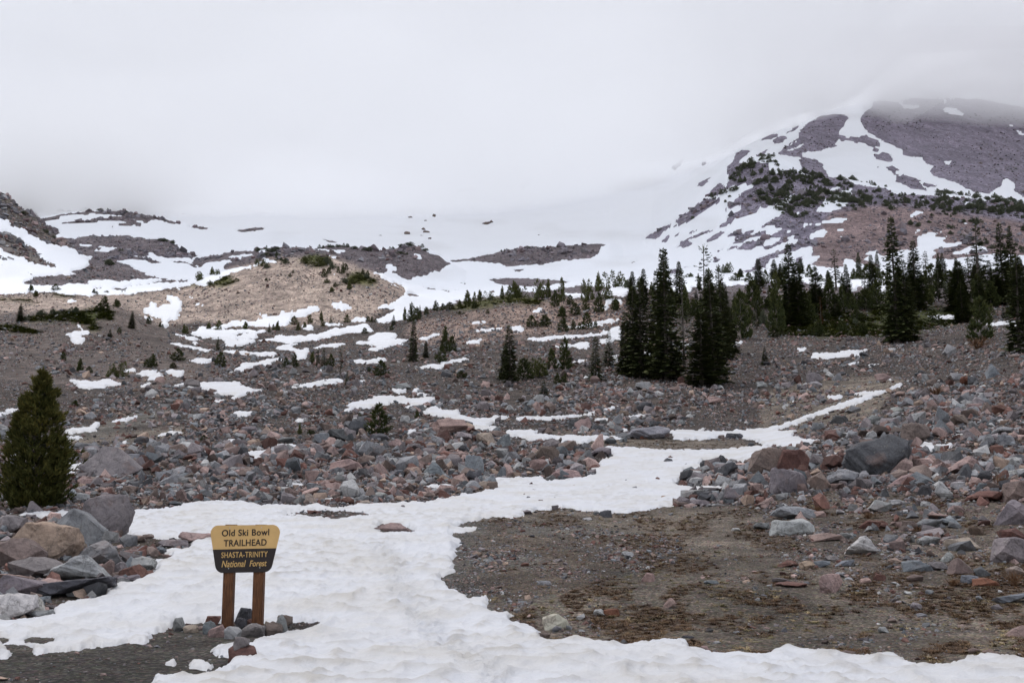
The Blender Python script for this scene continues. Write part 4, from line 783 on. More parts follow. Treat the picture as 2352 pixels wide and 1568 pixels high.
def place_rock(u, vb, w, h, ck, kind, hero=None, i=0, name="boulder", sink=0.0, flip=None):
    x, y, z = pick(u, vb)[:, 0]
    if not np.isfinite(y): return None
    if u < 350 and 1230 < vb < 1430: w *= 1.15; h *= 1.08
    W = w / FOC * y; depth = W * random.uniform(.65, .9)
    y2 = y + depth * 0.42; x2 = x * y2 / y
    # part of the visible height is ground slope / depth; the rest is the stone
    H = max(h / FOC * y, 0.04)
    zz = float(zat(np.array([x2]), np.array([y2]))[0])
    top = EYE + uv_dir(u, vb - h)[1] * y2
    H = max(top - zz, 0.35 * H) * (1.22 if (400 < u < 670 and 1425 < vb < 1530) else 1.0)
    r = random.Random(i * 7 + 3)
    me = HERO[hero] if hero else PROTO[kind][i % len(PROTO[kind])]
    o = bpy.data.objects.new(name, me); COL.objects.link(o)
    zz = max(zz, zsnow(x2, y - 0.1) - 0.05)
    o.location = (x2, y2, zz - 0.02 * H)
    rz = r.uniform(-.35, .35) + (math.pi if (r.random() < .5 and not hero) else 0)
    o.rotation_euler = (r.uniform(-.06, .06), r.uniform(-.08, .08), rz)
    o.scale = (W * 1.05, depth, H)
    nm, c = C_[ck]
    j = r.uniform(.88, 1.12)
    o.color = (c[0]*j, c[1]*j*r.uniform(.97,1.03), c[2]*j*r.uniform(.96,1.04), 1)
    return o
i = 0
TAKEN = []
for rec in ROCKS.replace("\n", "").split("|"):
    p = rec.split(); i += 1
    u, vb, w, h = map(float, p[:4])
    hero = p[6] if len(p) > 6 else None
    nearsign = 400 < u < 670 and 1425 < vb < 1530
    o = place_rock(u, vb, w, h, p[4], p[5], hero, i, "boulder" if w > 24 else "rock")
    if o is None: continue
    TAKEN.append((u, vb, w, h))
    shp = {'b': 'block', 'r': 'rounded boulder', 'h': 'humped boulder', 'p': 'pointed boulder', 's': 'flat slab'}[p[5]]
    if h > w * 1.05: shp = 'upright ' + shp
    size = 'giant' if w > 125 else 'large' if w > 65 else 'mid sized' if w > 38 else 'small' if w > 22 else 'tiny'
    RECS.append((o, u, vb, w, f"{size} {C_[p[4]][0]} {shp}", 'boulder' if w > 24 else 'rock'))
# the cairn's upper stone rests on the dark red one
lx, ly, lz = pick(557, 1525)[:, 0]
lower = [q for q in RECS if q[1] == 557][0][0]
up = place_rock(551, 1524, 34, 10, 'm', 'b', None, 3, "rock")
Hl = 37 / FOC * ly
bpy.context.view_layer.update()
up.location = (lower.location.x - 0.03, lower.location.y, lower.location.z + Hl * 0.86)
up.scale = (34 / FOC * ly * 1.05, 34 / FOC * ly * .8, 25 / FOC * ly)
tag(up, "small grey stone balanced on the dark red boulder in front of the trailhead sign", "rock")

# ---- loose rubble that nobody could count
def rubble(name, label, n, umin, umax, vmin, vmax, pmin, pmax, expo, smax, densf, mats=None, seed=1, snow_ok=0.03, flat=(.3, .8), lift=0.0):
    r = np.random.default_rng(seed)
    u = r.uniform(umin, umax, n); v = r.uniform(vmin, vmax, n)
    m = sample(maskS, u, v); d = sample(dens, u, v)
    clump = np.clip(0.9 + 2.2 * fbm(u / 70, v / 26, 4, seed), 0.12, 1.8)
    keep = (r.random(n) < np.clip(d * densf * clump, 0, 1)) & ((m < 0.42) | ((r.random(n) < snow_ok) & (v > 705)) | (snow_ok >= 1))
    u, v = u[keep], v[keep]
    P = pick(u, v); ok = np.isfinite(P[1]) & (P[1] > 10)
    P = P[:, ok]; u, v = u[ok], v[ok]; k = len(u)
    q = r.random(k)
    px = (pmin ** (1 - expo) + q * (pmax ** (1 - expo) - pmin ** (1 - expo))) ** (1 / (1 - expo))
    px = px * np.clip(1 + 1.5 * fbm(u / 110, v / 40, 3, seed + 2), .6, 1.7)
    px = np.where(px > 3, 3 + (px - 3) * np.where(v < 600, .75, np.clip((v - 640) / 430, .25, 1)), px)
    s = np.minimum(px / FOC * P[1], smax * np.where(P[1] > 480, 5, 1) * r.uniform(.5, 1, k))
    z = zat(P[0], P[1]) - 0.06 * s + lift
    co = np.stack([P[0], P[1], z], 1)
    sc = np.stack([s * r.uniform(.8, 1.25, k), s * r.uniform(.7, 1.1, k), s * r.uniform(flat[0], flat[1], k)], 1)
    rot = np.stack([r.uniform(-.35, .35, k), r.uniform(-.35, .35, k), r.uniform(0, 6.28, k)], 1)
    pal = np.array(mats if mats is not None else [C_[c][1] for c in "ggglldbmmmkkknnrro"])
    ci = r.integers(0, len(pal), k)
    # neighbours share rock types a little
    col = pal[ci] * (r.uniform(.72, 1.2, (k, 1)) ** 2)
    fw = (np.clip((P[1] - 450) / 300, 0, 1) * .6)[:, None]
    col = col * (1 - fw) + fw * np.array([.205, .185, .215]) * r.uniform(.6, 1.5, (k, 1))  # stones fade with distance to the mountain's haze lavender
    return co, sc, rot, col, r.integers(0, 10, k)

def scatter(name, label, data, protos):
    co, sc, rot, col, idx = data
    me = bpy.data.meshes.new(name); me.vertices.add(len(co)); me.vertices.foreach_set("co", co.astype(np.float32).ravel())
    for nm, a in (("scl", sc), ("rot", rot)):
        at = me.attributes.new(nm, 'FLOAT_VECTOR', 'POINT'); at.data.foreach_set("vector", a.astype(np.float32).ravel())
    at = me.attributes.new("rtint", 'FLOAT_COLOR', 'POINT'); at.data.foreach_set("color", np.concatenate([col, np.ones((len(col), 1))], 1).astype(np.float32).ravel())
    at = me.attributes.new("pick", 'INT', 'POINT'); at.data.foreach_set("value", idx.astype(np.int32))
    o = bpy.data.objects.new(name, me); COL.objects.link(o)
    gt = bpy.data.node_groups.new(name + "_spread", 'GeometryNodeTree')
    gt.interface.new_socket("Geometry", in_out='INPUT', socket_type='NodeSocketGeometry')
    gt.interface.new_socket("Geometry", in_out='OUTPUT', socket_type='NodeSocketGeometry')
    N, L = gt.nodes, gt.links
    gi, go = N.new("NodeGroupInput"), N.new("NodeGroupOutput")
    iop = N.new("GeometryNodeInstanceOnPoints"); L.new(gi.outputs[0], iop.inputs['Points'])
    pc = bpy.data.collections.new(name + "_kinds")
    for j, pm in enumerate(protos):
        q = bpy.data.objects.new("stone_kind_%02d" % j, pm); pc.objects.link(q)
    ci = N.new("GeometryNodeCollectionInfo"); ci.inputs['Collection'].default_value = pc
    ci.inputs['Separate Children'].default_value = True; ci.inputs['Reset Children'].default_value = True
    L.new(ci.outputs[0], iop.inputs['Instance']); iop.inputs['Pick Instance'].default_value = True
    def attr(nm, dt):
        a = N.new("GeometryNodeInputNamedAttribute"); a.data_type = dt; a.inputs['Name'].default_value = nm
        return a.outputs['Attribute']
    L.new(attr("pick", 'INT'), iop.inputs['Instance Index'])
    L.new(attr("scl", 'FLOAT_VECTOR'), iop.inputs['Scale'])
    L.new(attr("rot", 'FLOAT_VECTOR'), iop.inputs['Rotation'])
    L.new(iop.outputs[0], go.inputs[0])
    md = o.modifiers.new("spread", 'NODES'); md.node_group = gt
    tag(o, label, kind='stuff')
    return o
small_protos = [bm_mesh("stone", make_rock("stone", k, s, 0, n), rubble_mat) for k, s, n in
                (('b', 101, 12), ('b', 102, 14), ('b', 103, 11), ('h', 104, 14), ('p', 105, 10), ('p', 106, 11), ('r', 107, 16), ('s', 108, 12), ('b', 109, 10), ('p', 110, 9))]
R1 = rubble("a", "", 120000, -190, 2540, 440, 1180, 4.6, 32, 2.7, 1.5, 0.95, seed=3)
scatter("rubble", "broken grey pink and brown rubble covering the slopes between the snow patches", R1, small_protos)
bank = np.zeros((MH, MW), np.float32)
fill(bank, [(165,1060),(330,1000),(700,985),(1130,975),(1180,1060),(1400,1020),(1390,1060),(1290,1095),(1130,1125),(1050,1148),(600,1158),(170,1172)], 1.0)
fill(bank, [(1560,1090),(1760,1085),(1900,1010),(2050,900),(2200,790),(2540,740),(2540,1160),(2100,1150),(1850,1135),(1600,1160)], .9)
fill(bank, [(900,880),(1430,865),(1900,890),(1900,930),(1300,960),(1000,930)], .6)
fill(bank, [(160,860),(900,870),(1000,940),(900,990),(170,985)], .4); fill(bank, [(560,790),(2000,780),(2200,790),(1900,890),(1430,865),(900,870),(560,860)], .4)
fill(bank, [(1800,1150),(2540,1150),(2540,1300),(2200,1290),(1850,1240)], .12)
fill(bank, [(-190,1185),(200,1185),(300,1240),(420,1250),(400,1290),(330,1340),(230,1380),(120,1420),(-190,1425)], .55)
keepd = dens; dens = blur(bank, 8, 1)
R5 = rubble("e", "", 38000, -190, 2540, 740, 1430, 10, 44, 2.5, 1.6, 0.85, seed=13, flat=(.35, .85), snow_ok=0.0)
dens = keepd
scatter("large_rubble", "dense overlapping piles of knee high grey and pinkish rubble", R5, small_protos)
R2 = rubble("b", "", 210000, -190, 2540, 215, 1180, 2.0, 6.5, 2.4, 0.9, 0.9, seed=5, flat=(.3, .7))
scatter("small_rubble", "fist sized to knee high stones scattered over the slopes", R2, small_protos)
snowrocks = np.zeros((MH, MW), np.float32); fill(snowrocks, [(-190,590),(0,592),(45,605),(95,635),(80,645),(0,640),(-190,640)], 1.0); fill(snowrocks, [(0,600),(40,610),(30,625),(0,620)], 3.0)
keepd, keepm = dens, maskS
dens, maskS = snowrocks, maskS * 0
R4 = rubble("d", "", 1500, -190, 110, 588, 645, 3.5, 16, 1.9, 4.0, 0.6, mats=[C_[c][1] for c in "gglld"], seed=9)
dens, maskS = keepd, keepm
scatter("snowfield_blocks", "grey blocks fallen onto the snow below the left cliff", R4, small_protos)
R3 = rubble("c", "", 90000, -150, 2500, 1165, 1600, 2.5, 16, 2.9, .25, 1.8, seed=8, flat=(.25, .6), snow_ok=0.0)
scatter("pebbles", "pebbles and small stones on the gravel in the foreground", R3, small_protos)
# ------------------------------------------------------------------ conifers
def leaf_mat(name, c1, c2, c3):
    n = NT(name)
    geo = n.new("ShaderNodeNewGeometry").outputs['Position']
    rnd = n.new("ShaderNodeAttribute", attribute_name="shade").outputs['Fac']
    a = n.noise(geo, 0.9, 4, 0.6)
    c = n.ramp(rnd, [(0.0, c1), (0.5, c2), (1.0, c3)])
    c = n.mix(1.0, c, n.ramp(a.outputs['Fac'], [(0.35, (.75,.78,.75)), (0.65, (1.25,1.2,1.1))]), 'MULTIPLY')
    return n.base(c, 0.75, 0.15)
fir_leaf = leaf_mat("fir_needles", (.030,.042,.022), (.070,.090,.038), (.135,.140,.060))
pine_leaf = leaf_mat("pine_needles", (.020,.030,.012), (.048,.060,.020), (.100,.100,.034))
olive_leaf = leaf_mat("sunny_pine_needles", (.040,.050,.018), (.085,.095,.032), (.150,.145,.060))  # lighter than the other pines: sunlight is put into the needle colour
dead_leaf = leaf_mat("dead_needles", (.08,.03,.018), (.15,.055,.03), (.20,.09,.05))
far_leaf = leaf_mat("far_pine_needles", (.060,.072,.052), (.100,.112,.078), (.140,.145,.098))  # pale grey-green has the distance haze mixed into the needles
bk = NT("bark"); bn = bk.noise(bk.new("ShaderNodeTexCoord").outputs['Object'], 9, 6, .7)
bark = bk.base(bk.ramp(bn.outputs['Fac'], [(0.3, (.045,.036,.030)), (0.7, (.16,.14,.125))]), .9, .1)

def tube(P, R, n=6):
    """points, radii -> verts, quads"""
    V_, F_ = [], []
    for k, (p, r) in enumerate(zip(P, R)):
        for j in range(n):
            t = 2 * math.pi * j / n
            V_.append((p[0] + r * math.cos(t), p[1] + r * math.sin(t), p[2]))
    for k in range(len(P) - 1):
        for j in range(n):
            F_.append((k*n + j, k*n + (j+1) % n, (k+1)*n + (j+1) % n, (k+1)*n + j))
    return V_, F_

def tris_mesh(name, tri, shade, mat):
    tri = np.asarray(tri, np.float32).reshape(-1, 3)
    f = np.arange(len(tri)).reshape(-1, 3)
    return mesh_obj(name, tri, f, mat, link=False, cols={"shade": np.repeat(np.asarray(shade, np.float32), 3)})

def spray(tri, sh, p, d, L, W, shade, r):
    """a flat needle-covered twig: a kite of two triangles plus side fingers"""
    d = d.normalized(); side = d.cross(Vector((0, 0, 1)))
    if side.length < .1: side = Vector((1, 0, 0))
    side.normalize(); up = side.cross(d)
    side = (side * math.cos(r.uniform(-.5, .5)) + up * r.uniform(-.5, .5)).normalized()
    tip = p + d * L
    for sgn in (-1, 1):
        a = p + d * L * .15; b = p + d * L * .5 + side * W * sgn
        tri += [a, b, p + d * L * .62]; sh.append(shade)
        b2 = p + d * L * .85 + side * W * .7 * sgn
        tri += [p + d * L * .4, b2, tip]; sh.append(min(1, shade + .12))

def fir(seed, h=1.0, width=.15, bare=.05, gaps=.12, power=.8, whorls=58, tiers=6, mat=None, droop=.35, flat_top=False, bulge=0.0):
    """unit-height fir: trunk mesh, crown mesh, bare twigs"""
    r = random.Random(seed)
    lean = (r.uniform(-.012, .012), r.uniform(-.012, .012))
    P = [(lean[0]*k/6*r.uniform(.6,1.4), lean[1]*k/6, k/6*.985) for k in range(7)]
    R = [.0165*(1 - k/6*.93) + .0008 for k in range(7)]; R[0] = .021
    V_, F_ = tube(P, R, 7)
    # limbs belong to the wood
    tri, sh = [], []
    lump = [r.uniform(.78, 1.18) for _ in range(12)]
    for w in range(whorls):
        t = bare + (1 - bare) * (w / whorls) ** .95
        z = t
        rad = width * ((1 - t) ** power * 1.0 + .035) * lump[int(t*11.99)] * (1 + bulge * math.sin(math.pi * t))
        if r.random() < gaps and t < .85: rad *= .55
        nb = max(3, int(tiers + r.uniform(-1, 1.5)))
        off = r.uniform(0, 6.28)
        for b in range(nb):
            if r.random() < gaps * .7: continue
            an = off + b * 6.283 / nb + r.uniform(-.3, .3)
            L = rad * r.uniform(.72, 1.18)
            el = (.45 if t > .85 else .12 - droop * (1 - t)) + r.uniform(-.1, .1)
            d = Vector((math.cos(an), math.sin(an), el)).normalized()
            o = Vector((lean[0]*t, lean[1]*t, z))
            n = max(3, int(L / .0095))
            for s_ in range(n):
                q = (s_ + .8) / n
                if q < .16 and t < .7: continue
                p = o + d * L * q + Vector((0, 0, -droop * .38 * L * q * q + .12 * L * q**4))
                sa = r.choice((-1, 1)) * r.uniform(.25, .95)
                dd = Vector((math.cos(an + sa), math.sin(an + sa), r.uniform(-.30, .18)))
                LL = (.034 * (1.15 - q) + .020) * (.62 + .75 * (1 - t)) * (width / .14) ** .4
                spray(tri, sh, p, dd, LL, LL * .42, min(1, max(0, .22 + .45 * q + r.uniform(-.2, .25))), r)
            spray(tri, sh, o + d * L * .86, d, .026, .006, .75, r)
            if r.random() < .75:                     # limb
                k0 = len(V_); rr = .0022 * (1 - t) + .0006
                for q, w_ in ((0, rr), (.8, rr * .3)):
                    p = o + d * L * q + Vector((0, 0, -droop * .38 * L * q * q))
                    for j in range(3):
                        tt = j * 2.094
                        V_.append((p.x + math.cos(tt) * w_ * -math.sin(an), p.y + math.cos(tt) * w_ * math.cos(an), p.z + math.sin(tt) * w_))
                for j in range(3): F_.append((k0 + j, k0 + (j+1) % 3, k0 + 3 + (j+1) % 3, k0 + 3 + j))
    for k in range(7): spray(tri, sh, Vector((lean[0], lean[1], .94 + .008*k)), Vector((r.uniform(-.4,.4), r.uniform(-.4,.4), 1)), .030, .006, .6, r)
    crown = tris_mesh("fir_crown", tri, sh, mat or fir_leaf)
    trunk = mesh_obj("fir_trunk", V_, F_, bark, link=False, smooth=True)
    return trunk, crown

def brush(tri, sh, p, d, L, n, shade, r, spread=.75):
    """bottlebrush tuft of needles pointing along d"""
    for k in range(n):
        e = (d + Vector((r.uniform(-1, 1), r.uniform(-1, 1), r.uniform(-.7, 1))) * spread).normalized()
        s_ = e.cross(Vector((r.uniform(-1, 1), r.uniform(-1, 1), r.uniform(-1, 1)))).normalized() * L * .13
        b = p + d * L * r.uniform(-.3, .5)
        tri += [b - s_, b + s_, b + e * L]; sh.append(min(1, max(0, shade + r.uniform(-.22, .22))))

def pine(seed, stems=1, width=.26, tufts=900, n=8, L=.05, mat=None, power=.62, base=0.02, spread=.8, inner=.5, clusters=46):
    """bushy pine, unit height; several stems for the krummholz clumps"""
    r = random.Random(seed); V_, F_, tri, sh = [], [], [], []
    ST = []
    for s_ in range(stems):
        if stems == 1: x0, y0, hh, ww = 0, 0, .97, width
        else:
            x0 = r.uniform(-.55, .55) * width * 2.0; y0 = r.uniform(-.5, .5) * width * 1.2
            hh = r.uniform(.55, .97) if s_ else .97; ww = width * r.uniform(.5, .8)
        ST.append((x0, y0, hh, ww))
        P = [(x0 * (.5 + .5*k/5), y0 * (.5 + .5*k/5), k/5*hh) for k in range(6)]; R = [.022*(1 - k/5.3) * hh for k in range(6)]
        v, f = tube(P, R, 6); o = len(V_); V_ += v; F_ += [tuple(a + o for a in q) for q in f]
    prof = lambda t: min(.97, 1.9 * (1 - t) ** .85) if power < .45 else (1 - t) ** power
    CL = []
    for k in range(clusters):
        tq = base + (1 - base) * ((k + r.random()) / clusters) ** 1.2
        CL.append((tq, r.uniform(0, 6.283), r.uniform(.62, 1.12), r.uniform(.6, 1.25)))
    lumps = [[r.uniform(.66, 1.2) for _ in range(9)] for _ in range(8)]
    for k in range(tufts):
        x0, y0, hh, ww = ST[k % len(ST)]
        t = base + (1 - base) * r.random() ** 1.25
        an = r.uniform(0, 6.283)
        lum = lumps[int(an / 6.2832 * 7.99)][int(t * 8.99)]
        rad = ww * prof(t) * lum * min(1, .72 + t * 2.2)
        q = r.random() ** inner
        p = Vector((x0 + math.cos(an) * rad * q, y0 + math.sin(an) * rad * q, t * hh * .97))
        if r.random() < .62:                          # gathered at the branch ends
            tq, aq, lq, sz_ = r.choice(CL)
            rq = ww * prof(tq) * lq * min(1, .72 + tq * 2.2); gs = .042 * sz_ * (1.15 - tq)
            p = Vector((x0 + math.cos(aq) * rq + r.gauss(0, gs), y0 + math.sin(aq) * rq + r.gauss(0, gs), tq * hh * .97 + abs(r.gauss(0, gs * 1.3))))
            t, an, rad, q = min(1, max(.01, p.z / hh)), aq, rq, .95
        d = Vector((math.cos(an) * .75, math.sin(an) * .75, .75)).normalized()
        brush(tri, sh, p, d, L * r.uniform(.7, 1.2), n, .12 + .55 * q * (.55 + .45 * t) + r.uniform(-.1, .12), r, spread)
        if k % 9 == 0:
            k0 = len(V_); w_ = .0035
            for pt, wq in ((Vector((x0 * .8, y0 * .8, max(.01, t * hh - rad * .35))), w_), (p, w_ * .3)):
                for j in range(3): V_.append((pt.x + math.cos(j*2.094)*wq, pt.y + math.sin(j*2.094)*wq, pt.z + wq * .3 * j))
            for j in range(3): F_.append((k0 + j, k0 + (j+1) % 3, k0 + 3 + (j+1) % 3, k0 + 3 + j))
    for x0, y0, hh, ww in ST:
        for q in range(6): brush(tri, sh, Vector((x0, y0, hh * (.93 + .012 * q))), Vector((0, 0, 1)), L, n, .7, r, .4)
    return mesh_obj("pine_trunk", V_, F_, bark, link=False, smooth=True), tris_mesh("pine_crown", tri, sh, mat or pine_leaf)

TREE = {
 'F': [fir(1, width=.150, bare=.05, gaps=.14, power=.72), fir(2, width=.150, bare=.04, gaps=.22, power=.64), fir(3, width=.140, bare=.03, gaps=.16, power=.8, bulge=.25), fir(4, width=.150, gaps=.26, power=.6)],
 'S': [fir(8, width=.150, bare=.10, gaps=.34, power=.6, whorls=34, tiers=4), fir(9, width=.150, bare=.22, gaps=.40, power=.5, whorls=28, tiers=4)],       # sparse, trunk showing
 'Y': [fir(5, width=.24, bare=.02, gaps=.05, whorls=30, power=.75, tiers=6), fir(6, width=.24, bare=.02, gaps=.1, whorls=24, power=.8, tiers=6)],         # young, short
 'B': [pine(11, width=.32, tufts=460, n=8, L=.085, power=.44), pine(12, width=.34, tufts=420, n=8, L=.09, power=.5), pine(13, stems=3, width=.36, tufts=460, n=8, L=.085)],
 'K': [pine(15, stems=5, width=.5, tufts=520, n=7, L=.10, mat=olive_leaf, power=.5), pine(16, stems=4, width=.42, tufts=480, n=7, L=.10, mat=olive_leaf, power=.55)],   # olive clumps
 'O': [pine(17, width=.24, tufts=420, n=7, L=.075, mat=olive_leaf, power=.7), pine(18, stems=2, width=.26, tufts=420, n=7, L=.08, mat=olive_leaf, power=.7)],
 'W': [pine(19, stems=6, width=.75, tufts=420, n=7, L=.17, mat=far_leaf, power=.4, base=.05), pine(20, stems=5, width=.6, tufts=380, n=7, L=.17, mat=far_leaf, power=.4), pine(23, stems=3, width=.4, tufts=320, n=7, L=.14, mat=far_leaf, power=.5)],
 'D': [fir(21, width=.15, bare=.08, gaps=.45, power=.8, whorls=30, tiers=4, mat=dead_leaf)],
}
hero_leaf = leaf_mat('olive_pine_needles', (.022,.030,.009), (.060,.063,.017), (.145,.118,.032))
HERO_PINE = pine(29, width=.182, tufts=3800, n=11, L=.036, mat=hero_leaf, power=.42, base=.01, spread=.8, inner=.42, clusters=120)
NATW = {'F': .30, 'S': .30, 'Y': .48, 'B': .72, 'K': 1.25, 'O': .55, 'W': 1.6, 'D': .3}
PH = {'F': 'dark fir', 'S': 'sparse bare limbed fir', 'Y': 'young fir', 'B': 'bushy young pine', 'K': 'olive green pine thicket', 'O': 'olive green pine', 'W': 'wind trimmed pine', 'D': 'dead rust red conifer'}
def place_tree(u, vb, h, w, k, i, name=None):
    x, y, z = pick(u, vb)[:, 0]
    if not np.isfinite(y): return None
    H = h / FOC * y; W = w * (1.1 if k in 'FS' else 1) / FOC * y / (H * NATW[k]) if w else 1.0
    r = random.Random(i * 13 + 5)
    tr, cr_ = TREE[k][i % len(TREE[k])] if k != 'H' else HERO_PINE
    e = bpy.data.objects.new(name or {'F': 'fir_tree', 'S': 'fir_tree', 'Y': 'young_fir', 'B': 'pine_tree', 'K': 'pine_thicket', 'O': 'pine_tree', 'W': 'dwarf_pine', 'D': 'dead_conifer'}[k], None)
    COL.objects.link(e); e.location = (x, y, z - .01 * H); e.empty_display_size = .5
    e.rotation_euler = (r.uniform(-.02, .02), r.uniform(-.02, .02), r.uniform(0, 6.28)); e.scale = (H * W, H * W, H)
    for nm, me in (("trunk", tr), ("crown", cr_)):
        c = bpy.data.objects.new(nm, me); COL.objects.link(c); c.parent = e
    return e
# u base, v base, height, width, kind
TREES = """
145 828 20 16 B|183 853 30 24 B|204 857 16 18 B|268 867 35 46 K|345 844 31 32 B|408 829 30 33 B|397 846 14 20 B|500 806 34 14 Y|506 843 36 28 B|172 933 15 17 B|332 1046 25 18 Y|468 1012 14 18 B|510 995 12 18 B|
668 843 32 27 B|713 837 32 20 O|730 841 40 16 Y|744 845 50 22 Y|760 844 32 20 B|782 857 66 19 S|797 886 34 15 Y|875 864 38 34 B|870 1000 74 60 B|958 960 20 17 B|826 962 15 12 B|692 997 26 14 O|714 997 12 20 B|948 831 99 28 F|978 822 42 16 F|1030 809 60 36 B|1014 833 38 28 B|1172 880 136 46 F|1160 870 80 34 F|848 854 12 10 B|1058 868 18 22 B|1068 866 12 14 B|
1238 866 44 62 K|1205 872 50 50 B|1286 850 76 46 B|1250 909 38 28 Y|1280 882 26 18 B|1295 882 26 18 B|1368 873 104 46 Y|1399 841 86 38 Y|
1532 873 315 88 F|1512 868 256 68 F|1473 866 236 66 F|1455 864 214 62 F|1437 862 150 46 F|1620 872 322 76 S|1640 880 272 84 F|1612 886 174 88 F|1558 843 62 30 Y|1657 825 175 66 F|1704 778 116 60 B|1745 664 74 32 F|1572 845 240 50 S|1677 812 110 44 F|1730 700 60 50 B|1760 712 70 50 B|
1350 692 52 40 K|1372 670 47 34 K|1412 662 40 50 K|1395 690 34 34 K|1238 686 42 46 K|1253 684 44 20 O|1291 692 57 22 O|1275 705 40 24 B|1196 684 30 34 K|1178 686 38 26 O|1376 719 48 28 B|1413 714 34 32 B|1221 751 28 28 B|1253 750 28 34 B|1291 729 30 34 B|1321 724 30 28 B|1293 762 34 28 B|1323 757 24 20 B|1348 756 40 28 B|1368 756 20 14 B|1345 712 26 24 O|1310 700 24 20 B|1440 664 22 24 W|1462 662 18 16 O|1475 668 36 20 F|
934 736 32 14 O|950 738 46 32 B|964 726 27 13 Y|979 724 20 14 B|1008 714 25 24 B|1033 709 16 24 B|1065 704 38 28 O|1090 699 30 14 O|1108 691 26 20 O|1123 689 20 24 K|1148 687 32 16 O|1170 692 38 24 O|1090 708 16 18 B|904 749 27 16 Y|899 758 12 10 B|838 766 14 16 B|1050 706 18 18 O|1120 720 10 10 B|1183 672 28 22 O|1060 722 8 14 B|
618 763 22 10 Y|628 758 14 10 O|640 759 24 16 O|675 746 21 19 B|685 759 20 16 O|712 742 20 16 O|733 736 23 14 O|741 750 18 14 O|760 746 24 12 Y|797 741 20 18 O|845 739 14 12 B|858 740 14 12 B|705 755 16 14 O|
600 612 19 24 K|588 607 12 20 W|614 616 12 18 W|660 606 12 22 W|641 599 10 24 W|745 636 19 16 B|755 628 14 14 B|783 629 27 16 B|794 621 17 14 B|768 618 16 20 W|730 612 18 34 K|700 606 18 36 K|757 608 18 24 W|750 650 12 20 K|770 660 12 12 B|800 665 20 26 K|810 652 16 26 K|826 642 16 24 K|843 640 14 18 W|838 632 16 16 B|790 650 12 18 W|760 670 12 24 K|615 645 7 12 B|666 636 10 8 B|673 627 7 7 B|
71 669 18 17 B|127 669 18 20 B|88 682 15 20 O|218 676 13 16 B|245 675 8 12 W|280 674 10 6 Y|287 673 10 6 Y|45 739 45 18 F|239 712 33 24 B|268 706 22 24 B|228 714 18 22 B|302 754 42 17 F|252 774 19 15 Y|274 766 15 12 B|341 744 19 14 B|370 752 13 12 B|418 766 22 14 O|428 767 18 12 O|473 759 20 18 O|502 761 27 20 O|570 758 20 20 O|460 647 24 30 K|486 634 22 24 K|500 634 16 20 K|483 655 12 20 K|250 609 14 30 W|165 719 16 24 W|60 737 14 20 W|95 724 12 26 W|130 722 12 24 W|278 577 8 12 W|376 555 8 24 W|398 560 8 14 W|105 535 10 20 W|55 492 8 18 W|125 548 8 14 W|150 487 5 40 W|200 485 5 40 W|235 486 6 20 W|250 485 6 14 W|288 488 5 16 W|
600 577 9 24 W|610 576 12 14 W|625 580 10 26 W|640 576 8 18 W|738 570 8 20 W|758 569 8 18 W|778 568 8 18 W|795 568 10 22 W|815 572 7 18 W|840 576 10 26 W|900 572 6 18 W|925 569 8 30 W|945 567 9 30 W|965 570 9 26 W|978 576 6 16 W|915 584 8 20 W|932 585 7 14 W|610 590 10 30 W|640 588 9 14 W|1155 578 6 16 W|1210 571 6 20 W|1285 568 5 16 W|
1779 645 52 26 F|1799 640 50 14 S|1816 748 198 62 F|1836 748 154 58 F|1878 716 110 46 F|1921 667 100 40 S|1974 642 66 22 F|2016 642 66 20 F|1999 645 42 60 B|1960 645 28 24 B|2062 787 304 70 F|2086 785 196 60 F|2104 710 166 58 F|2140 650 46 44 B|2157 642 64 20 F|2167 642 64 24 F|2014 709 66 48 B|1990 712 50 50 B|1944 714 60 34 B|1921 727 50 38 Y|2204 716 122 64 F|2249 685 175 72 S|2212 742 94 48 F|2306 692 190 50 F|2326 692 182 44 F|2342 812 236 72 F|2254 784 106 60 B|2144 682 40 40 B|2182 655 36 40 B|2290 700 70 60 F|2350 705 120 60 F|2386 700 130 60 F|1785 762 104 48 B|1874 772 40 36 B|1757 838 42 26 Y|1906 700 60 40 B|1850 742 70 44 B|1886 748 68 20 D|2276 705 60 50 B|2232 690 60 50 B|2120 690 60 44 B|2050 705 60 40 B|
1655 626 18 26 W|1672 630 26 26 W|1580 640 14 20 W|1700 640 24 20 F|1690 648 22 28 B|1720 650 26 24 B|1800 640 30 20 B|1840 632 40 22 F|1860 640 34 22 B|1895 650 30 24 B|2030 660 40 24 B|2200 650 34 30 B|2320 640 30 30 B"""
i = 0
for rec in TREES.replace("\n", "").split("|"):
    p = rec.split(); i += 1
    u, vb, h, w = map(float, p[:4])
    o = place_tree(u, vb, h, w, p[4], i)
    if o is None: continue
    size = 'very tall' if h > 230 else 'tall' if h > 90 else 'mid height' if h > 40 else 'short' if h > 18 else 'tiny'
    if p[4] in 'WK' and size in ('very tall', 'tall'): size = 'large'
    RECS.append((o, u, vb, h, f"{size} {PH[p[4]]}", {'F': 'fir tree', 'S': 'fir tree', 'Y': 'fir tree', 'B': 'pine tree', 'K': 'pine thicket', 'O': 'pine tree', 'W': 'dwarf pine', 'D': 'dead tree'}[p[4]]))
